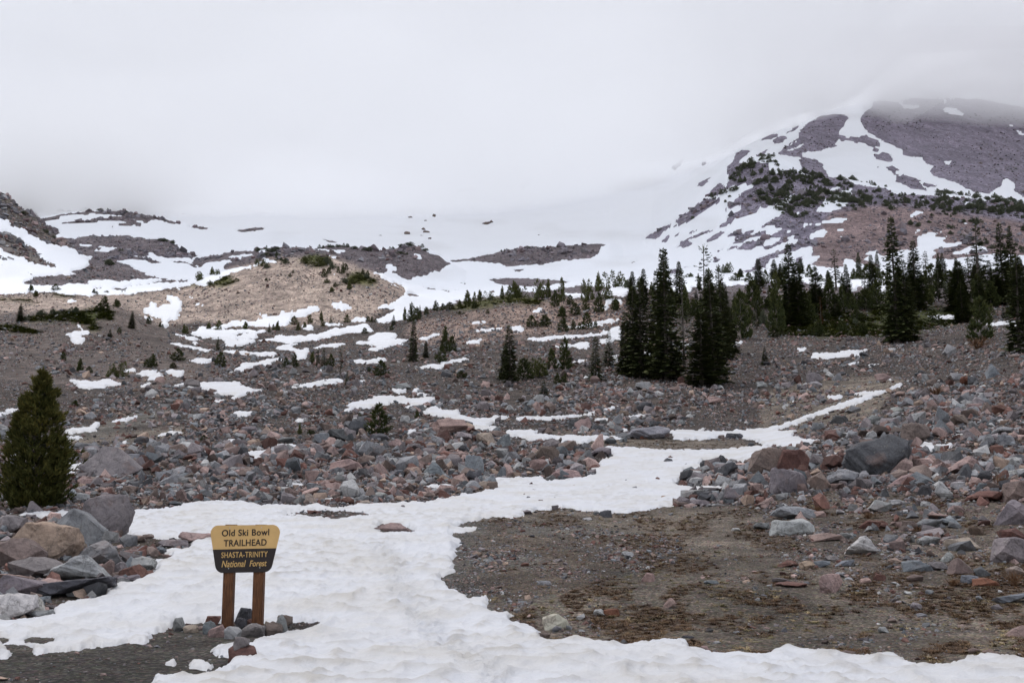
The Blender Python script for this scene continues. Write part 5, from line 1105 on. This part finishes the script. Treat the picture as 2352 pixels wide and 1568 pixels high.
# the belt of mixed conifers behind the named ones
rb = random.Random(41)
belt = []
for k in range(400):
    u = rb.uniform(1420, 2400); lo_ = np.interp(u, [1420, 1600, 1800, 2000, 2400], [668, 655, 640, 640, 650]); hi_ = np.interp(u, [1420, 1600, 1700, 1800, 2000, 2180, 2400], [700, 740, 780, 752, 700, 720, 745])
    v = lo_ + (hi_ - lo_) * rb.random() ** 1.4
    if sample(maskS, np.array([u]), np.array([v]))[0] > .5: continue
    if any(abs(u - a) < 11 and abs(v - b) < 8 for a, b in belt): continue
    belt.append((u, v))
    if len(belt) >= 78: break
for k, (u, v) in enumerate(belt):
    kd = rb.choice('FFFBBBYSO' if u < 1900 else 'FFFFBBYS')
    h = rb.uniform(34, 92) * (1.15 if kd in 'FS' else .62) * (0.75 + (v - 640) / 200); w = h * rb.uniform(.28, .46) * (1.0 if kd in 'FS' else 1.35)
    o = place_tree(u, v, h, w, kd, 400 + k)
    if o is None: continue
    size = 'tall' if h > 90 else 'mid height' if h > 40 else 'short'
    RECS.append((o, u, v, h, f"{size} {PH[kd]}", {'F': 'fir tree', 'S': 'fir tree', 'Y': 'fir tree', 'B': 'pine tree', 'O': 'pine tree'}[kd]))
low = []
for k in range(300):
    u = rb.uniform(1640, 2380); v = rb.uniform(690, 775) - (u > 2100) * 15
    if sample(maskS, np.array([u]), np.array([v]))[0] > .5 or any(abs(u - a) < 14 and abs(v - b) < 10 for a, b in low): continue
    low.append((u, v))
    if len(low) >= 40: break
for k, (u, v) in enumerate(low):
    kd = rb.choice('BBWBK'); h = rb.uniform(16, 36); w = h * rb.uniform(.8, 1.5)
    o = place_tree(u, v, h, w, kd, 600 + k)
    if o: RECS.append((o, u, v, h, f"{'short' if h > 24 else 'tiny'} {PH[kd]}", {'B': 'pine tree', 'W': 'dwarf pine', 'K': 'pine thicket'}[kd]))
# the dense pine in the left foreground
x, y, z = pick(70, 1168)[:, 0]
e = bpy.data.objects.new("pine_tree", None); COL.objects.link(e); e.location = (x, y + .4, z - .05)
Hh = 332 / FOC * y; e.scale = (Hh * 1.02, Hh * 1.02, Hh); e.rotation_euler = (0, 0, 2.0)
for nm, me in (("trunk", HERO_PINE[0]), ("crown", HERO_PINE[1])):
    c = bpy.data.objects.new(nm, me); COL.objects.link(c); c.parent = e
tag(e, "dense bushy green pine standing at the left edge of the photograph", "pine tree")

# pines scattered over the ridge on the right
rr = np.random.default_rng(77)
ridge = np.zeros((MH, MW), np.float32)
fill(ridge, A([(1240,1000),(1500,880),(1640,860),(1700,1000),(1900,1080),(2350,1100),(2352,1560),(1700,1560),(1300,1400),(1450,1250),(1100,1180),(1000,1240)]), .55)
fill(ridge, B([(-400,1180),(0,1140),(230,1140),(400,1210),(720,1260),(1000,1350),(1400,1330),(2352,1430),(3000,1480),(3000,1900),(2300,1800),(1500,1600),(700,1500),(200,1520),(-100,1450)]), 1.0)
fill(ridge, [(1740,440),(1850,430),(1880,470),(1850,500),(1810,505),(1790,490)], 1.0)
fill(ridge, [(1900,470),(2060,480),(2352,500),(2352,600),(2100,520),(1960,500)], .16)
fill(ridge, [(1600,455),(1700,430),(1660,480),(1560,520)], .15)
cand_u = rr.uniform(1560, 2400, 9000); cand_v = rr.uniform(355, 600, 9000)
kp = rr.random(9000) < sample(ridge, cand_u, cand_v) * .26 * np.clip(1 + 2.2 * fbm(cand_u / 40, cand_v / 18, 3, 7), .1, 2)
cu_, cv_ = cand_u[kp], cand_v[kp]
PR = pick(cu_, cv_)
far = []
for k in range(len(cu_)):
    y = PR[1, k]
    if not np.isfinite(y) or y < 500: continue
    far.append((rr.uniform(8, 19) * rr.uniform(.6, 1), k))
far.sort(reverse=True)
RIDGE_N = 110
for j, (h, k) in enumerate(far[:RIDGE_N]):
    y = PR[1, k]; kd = 'W' if j % 3 else 'O'
    me2 = TREE['W'][j % 3]
    e = bpy.data.objects.new("ridge_pine", None); COL.objects.link(e)
    H = h / FOC * y * .9; e.location = (PR[0, k], y, PR[2, k] - .02 * H); e.scale = (H * rr.uniform(.8, 1.2),) * 2 + (H,); e.rotation_euler = (0, 0, rr.uniform(0, 6.28))
    for nm, me in (("trunk", me2[0]), ("crown", me2[1])):
        c = bpy.data.objects.new(nm, me); COL.objects.link(c); c.parent = e
    tag(e, "dark green pine among many on the shoulder of the right hand mountain ridge", "pine tree", "pines scattered over the right hand ridge")
    e['_u'] = 0
    del e['_u']
rest = [k for h, k in far[RIDGE_N:]]; hs = np.array([h for h, k in far[RIDGE_N:]])
print("ridge trees", len(far), "recs", len(RECS))
if rest:
    y = PR[1, rest]; H = hs / FOC * y * .85
    data = (PR[:, rest].T, np.stack([H * 1.1, H * 1.1, H], 1), np.stack([0*H, 0*H, rr.uniform(0, 6.28, len(H))], 1), np.ones((len(H), 3)), rr.integers(0, 3, len(H)))
    scatter("ridge_scrub", "low dark pine scrub covering the ridge between the single pines", data, [w[1] for w in TREE['W']])
# ------------------------------------------------------------------ the trailhead sign
wd = NT("stained_wood"); wo = wd.new("ShaderNodeTexCoord").outputs['Object']
mp = wd.new("ShaderNodeMapping"); mp.inputs['Scale'].default_value = (14, 14, 1.1); wd.l.new(wo, mp.inputs['Vector'])
wn_ = wd.noise(mp.outputs['Vector'], 3.2, 6, .65, 1.2)
wv = wd.noise(wo, 2.6, 3, .5)
wc = wd.ramp(wn_.outputs['Fac'], [(0.30, (.042,.017,.009)), (0.50, (.115,.048,.020)), (0.72, (.20,.092,.040))])
wc = wd.mix(1.0, wc, wd.ramp(wv.outputs['Fac'], [(0.35, (.70,.68,.66)), (0.65, (1.15,1.12,1.1))]), 'MULTIPLY')
wood = wd.base(wc, .72, .3); wd.bump(wn_.outputs['Fac'], .5, .01)
def paint(name, c, v=.04):
    p = NT(name); o_ = p.new("ShaderNodeTexCoord").outputs['Object']
    n_ = p.noise(o_, 6, 6, .65)
    cc = p.mix(1.0, (*c, 1), p.ramp(n_.outputs['Fac'], [(0.3, (1-v*2,)*3), (0.7, (1+v,)*3)]), 'MULTIPLY')
    return p.base(cc, .55, .35)
TAN, DBR = (.640, .405, .160), (.026, .018, .016)
m_tan, m_brn, m_let_d, m_let_l = paint("tan_paint", TAN), paint("dark_brown_paint", DBR, .1), paint("brown_lettering", (.020,.014,.013)), paint("tan_lettering", (.60,.38,.14))
m_steel = NT("galvanised"); m_steel.b.inputs['Metallic'].default_value = .8; m_bolt = m_steel.base((.5,.5,.5), .4, .5)
sx, sy_, sz = pick(563, 1449)[:, 0]
dz_ = (sz - EYE) + .9; dep = sy_ * cp + dz_ * sp
PXM = FOC / dep; PXV = FOC * (cp * dep - (-sy_ * sp + dz_ * cp) * sp) / dep ** 2          # frame units per metre across and up
sx = (558.5 - CU) / FOC * dep
sign = bpy.data.objects.new("trailhead_sign", None); COL.objects.link(sign); sign.location = (sx, sy_, sz); sign.rotation_euler = (0, 0, math.radians(-2.0)); sign.scale = (1.022, 1, 1.0)
tag(sign, "tan and dark brown Old Ski Bowl Trailhead sign on two wooden posts", "sign")
def su_(u): return (u - 563) / PXM
def sv_(v): return (1449 - v) / PXV
def box_bm(x0, x1, y0, y1, z0, z1, bev=0.0):
    bm = bmesh.new(); bmesh.ops.create_cube(bm, size=1)
    for v in bm.verts: v.co = ((x0+x1)/2 + v.co.x*(x1-x0), (y0+y1)/2 + v.co.y*(y1-y0), (z0+z1)/2 + v.co.z*(z1-z0))
    if bev: bmesh.ops.bevel(bm, geom=bm.edges[:], offset=bev, segments=2, affect='EDGES')
    return bm
for ul, ur in ((517.5, 540.5), (585.5, 608.5)):
    put("post", bm_mesh("post", box_bm(su_(ul), su_(ur), 0.0, .15, -.35, sv_(1204), .006), wood), sign)
# outline of the board (frame units), clockwise from the middle left
def arc(cx, cy_, rx, ry, a0, a1, n=9): return [(cx + rx*math.cos(math.radians(a0 + (a1-a0)*k/(n-1))), cy_ - ry*math.sin(math.radians(a0 + (a1-a0)*k/(n-1)))) for k in range(n)]
LT, RT = arc(503, 1224, 17, 18, 188, 95), arc(626, 1223, 17.5, 18.5, 85, -8)
RB, LB = arc(611, 1294, 18, 20, -12, -88), arc(517, 1296, 18, 20, -92, -168)
outline = LT + RT + RB + LB
def split(poly, vl, vr, upper):
    """clip by the paint line running from (486,vl) to (644,vr)"""
    line = lambda u: vl + (u - 486) / (644 - 486) * (vr - vl)
    out = []
    for k in range(len(poly)):
        a, b = poly[k], poly[(k+1) % len(poly)]
        ina = (a[1] < line(a[0])) == upper; inb = (b[1] < line(b[0])) == upper
        if ina: out.append(a)
        if ina != inb:
            t = 0.5; lo, hi = 0., 1.
            for _ in range(30):
                t = (lo+hi)/2; p = (a[0]+(b[0]-a[0])*t, a[1]+(b[1]-a[1])*t)
                if ((p[1] < line(p[0])) == upper) == ina: lo = t
                else: hi = t
            out.append(p)
    return out
def plate(name, poly, y0, y1, mat):
    bm = bmesh.new()
    f = [bm.verts.new((su_(u), y0, sv_(v))) for u, v in poly]; b = [bm.verts.new((su_(u), y1, sv_(v))) for u, v in poly]
    bm.faces.new(f); bm.faces.new(b[::-1])
    for k in range(len(f)): bm.faces.new((f[k], b[k], b[(k+1) % len(b)], f[(k+1) % len(f)]))
    bmesh.ops.recalc_face_normals(bm, faces=bm.faces)
    return put(name, bm_mesh(name, bm, mat), sign)
plate("tan_panel", split(outline, 1262.3, 1258.6, True), -.022, -.001, m_tan)
plate("brown_panel", split(outline, 1262.3, 1258.6, False), -.022, -.001, m_brn)
def lettering(name, body, u0, u1, v0, v1, mat, bold=.02, shear=0.0, rot=.025, space=1.0):
    cu = bpy.data.curves.new(name, 'FONT'); cu.body = body; cu.size = 1; cu.offset = bold; cu.extrude = .02; cu.shear = shear; cu.space_character = space
    o = bpy.data.objects.new(name, cu); COL.objects.link(o); bpy.context.view_layer.update()
    me = bpy.data.meshes.new_from_object(o.evaluated_get(bpy.context.evaluated_depsgraph_get()))
    bpy.data.objects.remove(o)
    co = np.array([v.co for v in me.vertices]); lo, hi = co.min(0), co.max(0)
    X = (co[:, 0]-lo[0])/(hi[0]-lo[0]); Zc = (co[:, 1]-lo[1])/(hi[1]-lo[1])
    x = su_(u0) + X*(su_(u1)-su_(u0)); z = sv_(v1) + Zc*(sv_(v0)-sv_(v1)) + (x - su_((u0+u1)/2))*rot
    y = np.where(co[:, 2] > (lo[2]+hi[2])/2, -.0265, -.0215)
    me.vertices.foreach_set("co", np.stack([x, y, z], 1).astype(np.float32).ravel()); me.materials.clear(); me.materials.append(mat); me.update()
    return put(name, me, sign)
lettering("lettering", "Old Ski Bowl", 511.8, 619.6, 1215.0, 1230.4, m_let_d, .016, space=1.08)
lettering("lettering", "TRAILHEAD", 517.0, 614.4, 1238.6, 1253.8, m_let_d, .016, space=1.06)
lettering("lettering", "SHASTA-TRINITY", 512.8, 617.8, 1267.0, 1280.2, m_let_l, .010, space=1.08)
lettering("lettering", "National", 514.2, 569.0, 1287.0, 1302.4, m_let_l, .012, shear=.22)
lettering("lettering", "Forest", 577.5, 616.4, 1286.5, 1300.6, m_let_l, .012, shear=.22)
for u, v in ((529.7, 1211.8), (601.4, 1211.3), (530.2, 1305.6), (601, 1303.6)):
    bm = bmesh.new(); bmesh.ops.create_uvsphere(bm, u_segments=10, v_segments=6, radius=.009)
    for q in bm.verts: q.co = (q.co.x + su_(u), q.co.y * .6 - .024, q.co.z + sv_(v))
    put("bolt", bm_mesh("bolt", bm, m_bolt), sign)

# ------------------------------------------------------------------ dry grass and heath
gm = NT("dry_grass")
gc = gm.new("ShaderNodeAttribute", attribute_name="rtint", attribute_type='INSTANCER').outputs['Color']
gn_ = gm.noise(gm.new("ShaderNodeNewGeometry").outputs['Position'], 6, 3, .6)
grass_mat = gm.base(gm.mix(1.0, gc, gm.ramp(gn_.outputs['Fac'], [(0.3, (.6,.6,.6)), (0.7, (1.4,1.35,1.3))]), 'MULTIPLY'), .9, .1)
def tuft(seed, n, lie, w=.045):
    r = random.Random(seed); tri = []
    for k in range(n):
        an = r.uniform(0, 6.28); q = Vector((r.uniform(-.3, .3), r.uniform(-.3, .3), 0))
        d = Vector((math.cos(an)*lie, math.sin(an)*lie, r.uniform(.35, 1))).normalized(); L = r.uniform(.4, 1)
        s_ = Vector((-math.sin(an), math.cos(an), 0)) * w
        mid = q + d * L * .55; tip = q + d * L + Vector((math.cos(an), math.sin(an), -.5)) * L * .3
        tri += [q - s_, q + s_, mid + s_ * .7, mid + s_ * .7, mid - s_ * .7, q - s_, mid - s_ * .7, mid + s_ * .7, tip]
    t = np.array(tri, np.float32)
    return mesh_obj("tuft", t, np.arange(len(t)).reshape(-1, 3), grass_mat, link=False)
tufts = [tuft(1, 26, .8), tuft(2, 30, 1.4), tuft(3, 24, 1.9), tuft(4, 34, 1.0, .07), tuft(5, 22, 1.2), tuft(6, 26, 2.2), tuft(7, 26, .7), tuft(8, 30, 1.6), tuft(9, 34, 1.1, .07), tuft(10, 26, 1.3)]
gz = np.zeros((MH, MW), np.float32)
fill(gz, [(1100,1165),(1700,1160),(1900,1130),(2540,1120),(2540,1560),(1800,1540),(1240,1490),(1180,1420),(1330,1345),(1460,1310),(1420,1260),(1300,1215),(1060,1195)], 1.0)
fill(gz, [(1300,1220),(1450,1260),(1480,1300),(1330,1350),(1180,1420),(1100,1400),(1010,1330),(1040,1200)], .06)
fill(gz, [(1200,985),(1350,1000),(1700,1010),(1760,1030),(1700,1040),(1350,1035)], .6)
fill(gz, [(1500,990),(1750,985),(1950,905),(2250,860),(2400,900),(2400,1120),(2150,1000),(1900,1050),(1780,1010),(1600,985)], .7)
fill(gz, [(170,985),(430,930),(450,1005),(160,1040)], .5); fill(gz, [(160,1100),(1130,1100),(1100,1150),(600,1160),(160,1175)], .5)
fill(gz, [(700,1000),(1100,960),(1200,1080),(700,1060)], .3); fill(gz, [(900,880),(1700,880),(1700,960),(900,960)], .25)
def grass_set(n, v0, v1, smin, smax, pal, seed, thr):
    r = np.random.default_rng(seed)
    u = r.uniform(-150, 2500, n); v = r.uniform(v0, v1, n)
    f = fbm(u / 55, v / 20, 4, seed) + fbm(u / 300, v / 90, 2, seed + 4) * .8
    k = (r.random(n) < sample(gz, u, v)) & (f > thr + r.uniform(-.12, .12, n)) & (sample(maskS, u, v) < .35)
    u, v = u[k], v[k]; P = pick(u, v); ok = np.isfinite(P[1]) & (P[1] > 10); P = P[:, ok]; k = P.shape[1]
    s_ = r.uniform(smin, smax, k) * np.clip((P[1] / 25) ** .5, 1, 2.4)
    col = np.array(pal)[r.integers(0, len(pal), k)] * r.uniform(.7, 1.3, (k, 1))
    co = np.stack([P[0], P[1], zat(P[0], P[1]) - .01], 1)
    return co, np.stack([s_, s_, s_ * r.uniform(.6, 1.1, k)], 1), np.stack([0*s_, 0*s_, r.uniform(0, 6.28, k)], 1), col, r.integers(0, 10, k)
scatter("heath", "matted brown heath and dead grass on the gravel", grass_set(80000, 960, 1560, .06, .15, [(.105,.066,.042), (.135,.085,.052), (.080,.052,.036), (.16,.11,.065)], 5, .05), tufts)
scatter("straw", "pale straw grass lying in tufts on the gravel", grass_set(14000, 1100, 1560, .06, .15, [(.30,.24,.14), (.25,.20,.12), (.17,.15,.08)], 6, .22), tufts)

# low green heather on the mats under the trees
keepg = gz.copy(); gz[:] = 0
for q in ZONES[-10:]: pass
for poly, c, d in ZONES:
    if c[1] > c[0] * .99 and c[2] < .03 and c[1] < .11: fill(gz, poly, 1.0)
hd = grass_set(60000, 560, 800, .32, .55, [(.072,.084,.020), (.105,.112,.028), (.050,.062,.016)], 8, -.5)
gz[:] = keepg
scatter("heather_mat", "low green heather covering the hillocks between the pines", hd, tufts)
# leafless brown bushes on the right bank
bmt = NT("brown_twigs"); twig = bmt.base((.15, .085, .048), .9, .1)
def bush_mesh(seed, n=110):
    r = random.Random(seed); tri = []
    for k in range(n):
        an = r.uniform(0, 6.28); d = Vector((math.cos(an) * r.uniform(.1, .9), math.sin(an) * r.uniform(.1, .9), r.uniform(.4, 1))).normalized()
        q = Vector((r.uniform(-.12, .12), r.uniform(-.12, .12), -.02)); L = r.uniform(.45, 1.0); s_ = Vector((-math.sin(an), math.cos(an), 0)) * .012
        m1 = q + d * L * .5; tip = q + d * L + Vector((r.uniform(-.1, .1), r.uniform(-.1, .1), .05))
        tri += [q - s_, q + s_, m1, m1 + s_, m1 - s_, tip]
        for j in range(3):
            b = q + d * L * r.uniform(.4, .9); e_ = b + (d + Vector((r.uniform(-.8, .8), r.uniform(-.8, .8), r.uniform(-.2, .6)))).normalized() * L * .25
            tri += [b - s_ * .7, b + s_ * .7, e_]
    return mesh_obj("twigs", np.array(tri, np.float32), np.arange(len(tri)).reshape(-1, 3), twig, link=False)
bushes = [bush_mesh(3), bush_mesh(4), bush_mesh(5)]
for k, (u, v, w, h, lb) in enumerate([(2296, 1122, 60, 40, "leafless rusty bush growing between pale slabs near the right edge"), (2330, 1345, 80, 40, "brown bush below the big mauve boulder at the right edge"),
      (2130, 1160, 120, 24, "wide low brown bush in front of the light grey boulders"), (1875, 1178, 60, 18, "low rusty brush just right of the blue grey humped boulder"), (2205, 1290, 60, 22, "brown bush beside the tan boulder with strata"),
      (2150, 908, 100, 26, "dark brown bush high on the right hand rubble bank"), (1990, 1105, 34, 16, "yellow brown tuft at the foot of the giant dark boulder"), (2250, 800, 110, 30, "dark low bush under the rightmost firs"),
      (1995, 1190, 60, 18, "brown bush left of the light grey block in the gravel"), (2190, 1345, 70, 20, "dark matted bush in front of the dark red slab"), (1830, 1205, 50, 14, "orange brown brush behind the light grey humped boulder"), (2110, 1222, 70, 16, "rusty brush in front of the grey block on the bank")]):
    x, y, z = pick(u, v)[:, 0]
    o = bpy.data.objects.new("dry_bush", bushes[k % 3]); COL.objects.link(o); o.location = (x, y, z); o.scale = (w / FOC * y * .6, w / FOC * y * .5, h / FOC * y * 1.1); o.rotation_euler = (0, 0, k * 1.3)
    tag(o, lb, "bush", "dry bushes on the right bank")
# ------------------------------------------------------------------ labels: look, then place by the nearest landmark
MARKS = [("the trailhead sign", 565, 1380), ("the dense left edge pine", 75, 1060), ("the pyramid boulder", 250, 1070), ("the tall mauve boulder", 246, 1190),
         ("the round bush", 870, 975), ("the giant dark boulder", 2016, 1050), ("the red brown boulders", 1785, 1060), ("the long snowside hump", 1491, 995),
         ("the gravel bank", 1200, 1310), ("the cream boulder", 1275, 1430), ("the tallest fir cluster", 1560, 800), ("the tall fir at right", 2062, 700), ("the tan sunlit hill", 700, 650),
         ("the lone pink rock", 908, 1212), ("the whitish wedge boulder", 1976, 1250), ("the upright pink block", 1911, 1335), ("the far snow patch", 439, 885),
         ("the big pink boulder", 1033, 980), ("the left cliff", 60, 500), ("the dark moraine", 880, 600), ("the green hillock at left", 220, 730), ("the green mat", 1960, 745),
         ("the right edge", 2340, 1200), ("the rightmost trees", 2320, 650), ("the olive pine crest", 1200, 680), ("the lone dark fir", 948, 780), ("the orange tan boulder", 94, 1240), ("the gravel island", 760, 1178)]
used_labels = {}
def relation(du, dv, far_):
    a, b = abs(du), abs(dv) * 2.2
    hor = 'right' if du > 0 else 'left'; ver = 'in front' if dv > 0 else 'behind'
    if a > 2.2 * b: return f"{'far' if far_ else 'just'} {hor} of"
    if b > 2.2 * a: return f"{'well ' if far_ else 'just '}{'in front of' if dv > 0 else 'behind'}"
    return f"{''}{ver} and {hor} of"
def describe(u, v, skip=0):
    ds = sorted(MARKS, key=lambda m: math.hypot(u - m[1], (v - m[2]) * 2.2))
    m = [q for q in ds if math.hypot(u - q[1], (v - q[2]) * 2) > 22][skip]
    d = math.hypot(u - m[1], (v - m[2]) * 2.2)
    return f"{relation(u - m[1], v - m[2], d > 150)} {m[0]}"
byl = {}
for rec in RECS:
    byl.setdefault(f"{rec[4]} {describe(rec[1], rec[2])}", []).append(rec)
final = {}
for lb, rs in byl.items():
    if len(rs) == 1: final.setdefault(lb, []).append(rs[0]); continue
    rs.sort(key=lambda q: q[1])
    words = {2: ['left one', 'right one'], 3: ['left one', 'middle one', 'right one']}.get(len(rs), ['leftmost', '2nd from left', '3rd from left', '4th from left', '5th from left', '6th from left', '7th from left', '8th from left', '9th from left'])
    for k, q in enumerate(rs):
        w = words[k] if k < len(words) else "rightmost"
        final.setdefault(f"{lb}, {w}", []).append(q)
for lb, rs in final.items():
    for q in rs:
        w = lb.split()
        if len(w) > 16: lb = lb.replace('mid sized ', '').replace(' and ', ' ')
        if len(lb.split()) > 16: lb = lb.replace(' of the photograph', '').replace('the far snow patch', 'the far snow patch')
        tag(q[0], lb, q[5], {'boulder': 'boulders lying among the rubble and snow', 'rock': 'small rocks lying on the ground', 'fir tree': 'dark firs on the slopes', 'pine tree': 'bushy pines on the slopes',
                             'pine thicket': 'olive pine thickets', 'dwarf pine': 'dwarf pines along the crests', 'dead tree': None}[q[5]])
# ------------------------------------------------------------------ the cloud sitting on the mountain
def cloud_mesh(name, x0, x1, y0, y1, base, top, ampl, seed, nx=70, ny=60):
    X, Yc = np.meshgrid(np.linspace(x0, x1, nx), np.linspace(y0, y1, ny))
    lo = base(X, Yc) + ampl * (.45 + .55 * np.clip((X - 50) / 250, 0, 1)) * fbm(X / 260, Yc / 260, 5, seed, 0.62)
    hi = np.maximum(np.maximum(top, lo + 170) + 40 * fbm(X / 500, Yc / 500, 3, seed + 9), lo + 20)
    # rounded sides
    N = nx * ny
    v = np.concatenate([np.stack([X, Yc, lo], 2).reshape(-1, 3), np.stack([X, Yc, hi], 2).reshape(-1, 3)])
    f = grid_faces(ny, nx)
    faces = [f[:, ::-1], f + N]
    idx = np.arange(N).reshape(ny, nx)
    for e in (idx[0, :], idx[:, -1], idx[-1, ::-1], idx[::-1, 0]):
        faces.append(np.stack([e[:-1], e[1:], e[1:] + N, e[:-1] + N], 1))
    m = bpy.data.materials.new(name + "_vapour"); m.use_nodes = True
    m.node_tree.nodes.remove(m.node_tree.nodes["Principled BSDF"])
    pv = m.node_tree.nodes.new("ShaderNodeVolumePrincipled")
    pv.inputs['Color'].default_value = (1, 1, 1, 1); pv.inputs['Anisotropy'].default_value = 0.0
    m.node_tree.links.new(pv.outputs[0], m.node_tree.nodes["Material Output"].inputs['Volume'])
    o = mesh_obj("cloud", v, np.concatenate(faces), m, smooth=True)
    return o, pv
c1, p1 = cloud_mesh("cloud", -3600, 3600, 800, 4200, lambda x, y: 475 + 105 * np.clip((x - 250) / 330, 0, 1) ** 1.2, 760, 70, 5, 150, 120)
p1.inputs['Density'].default_value = 0.007
tag(c1, "pale grey cloud hiding the top of the mountain", kind='stuff')
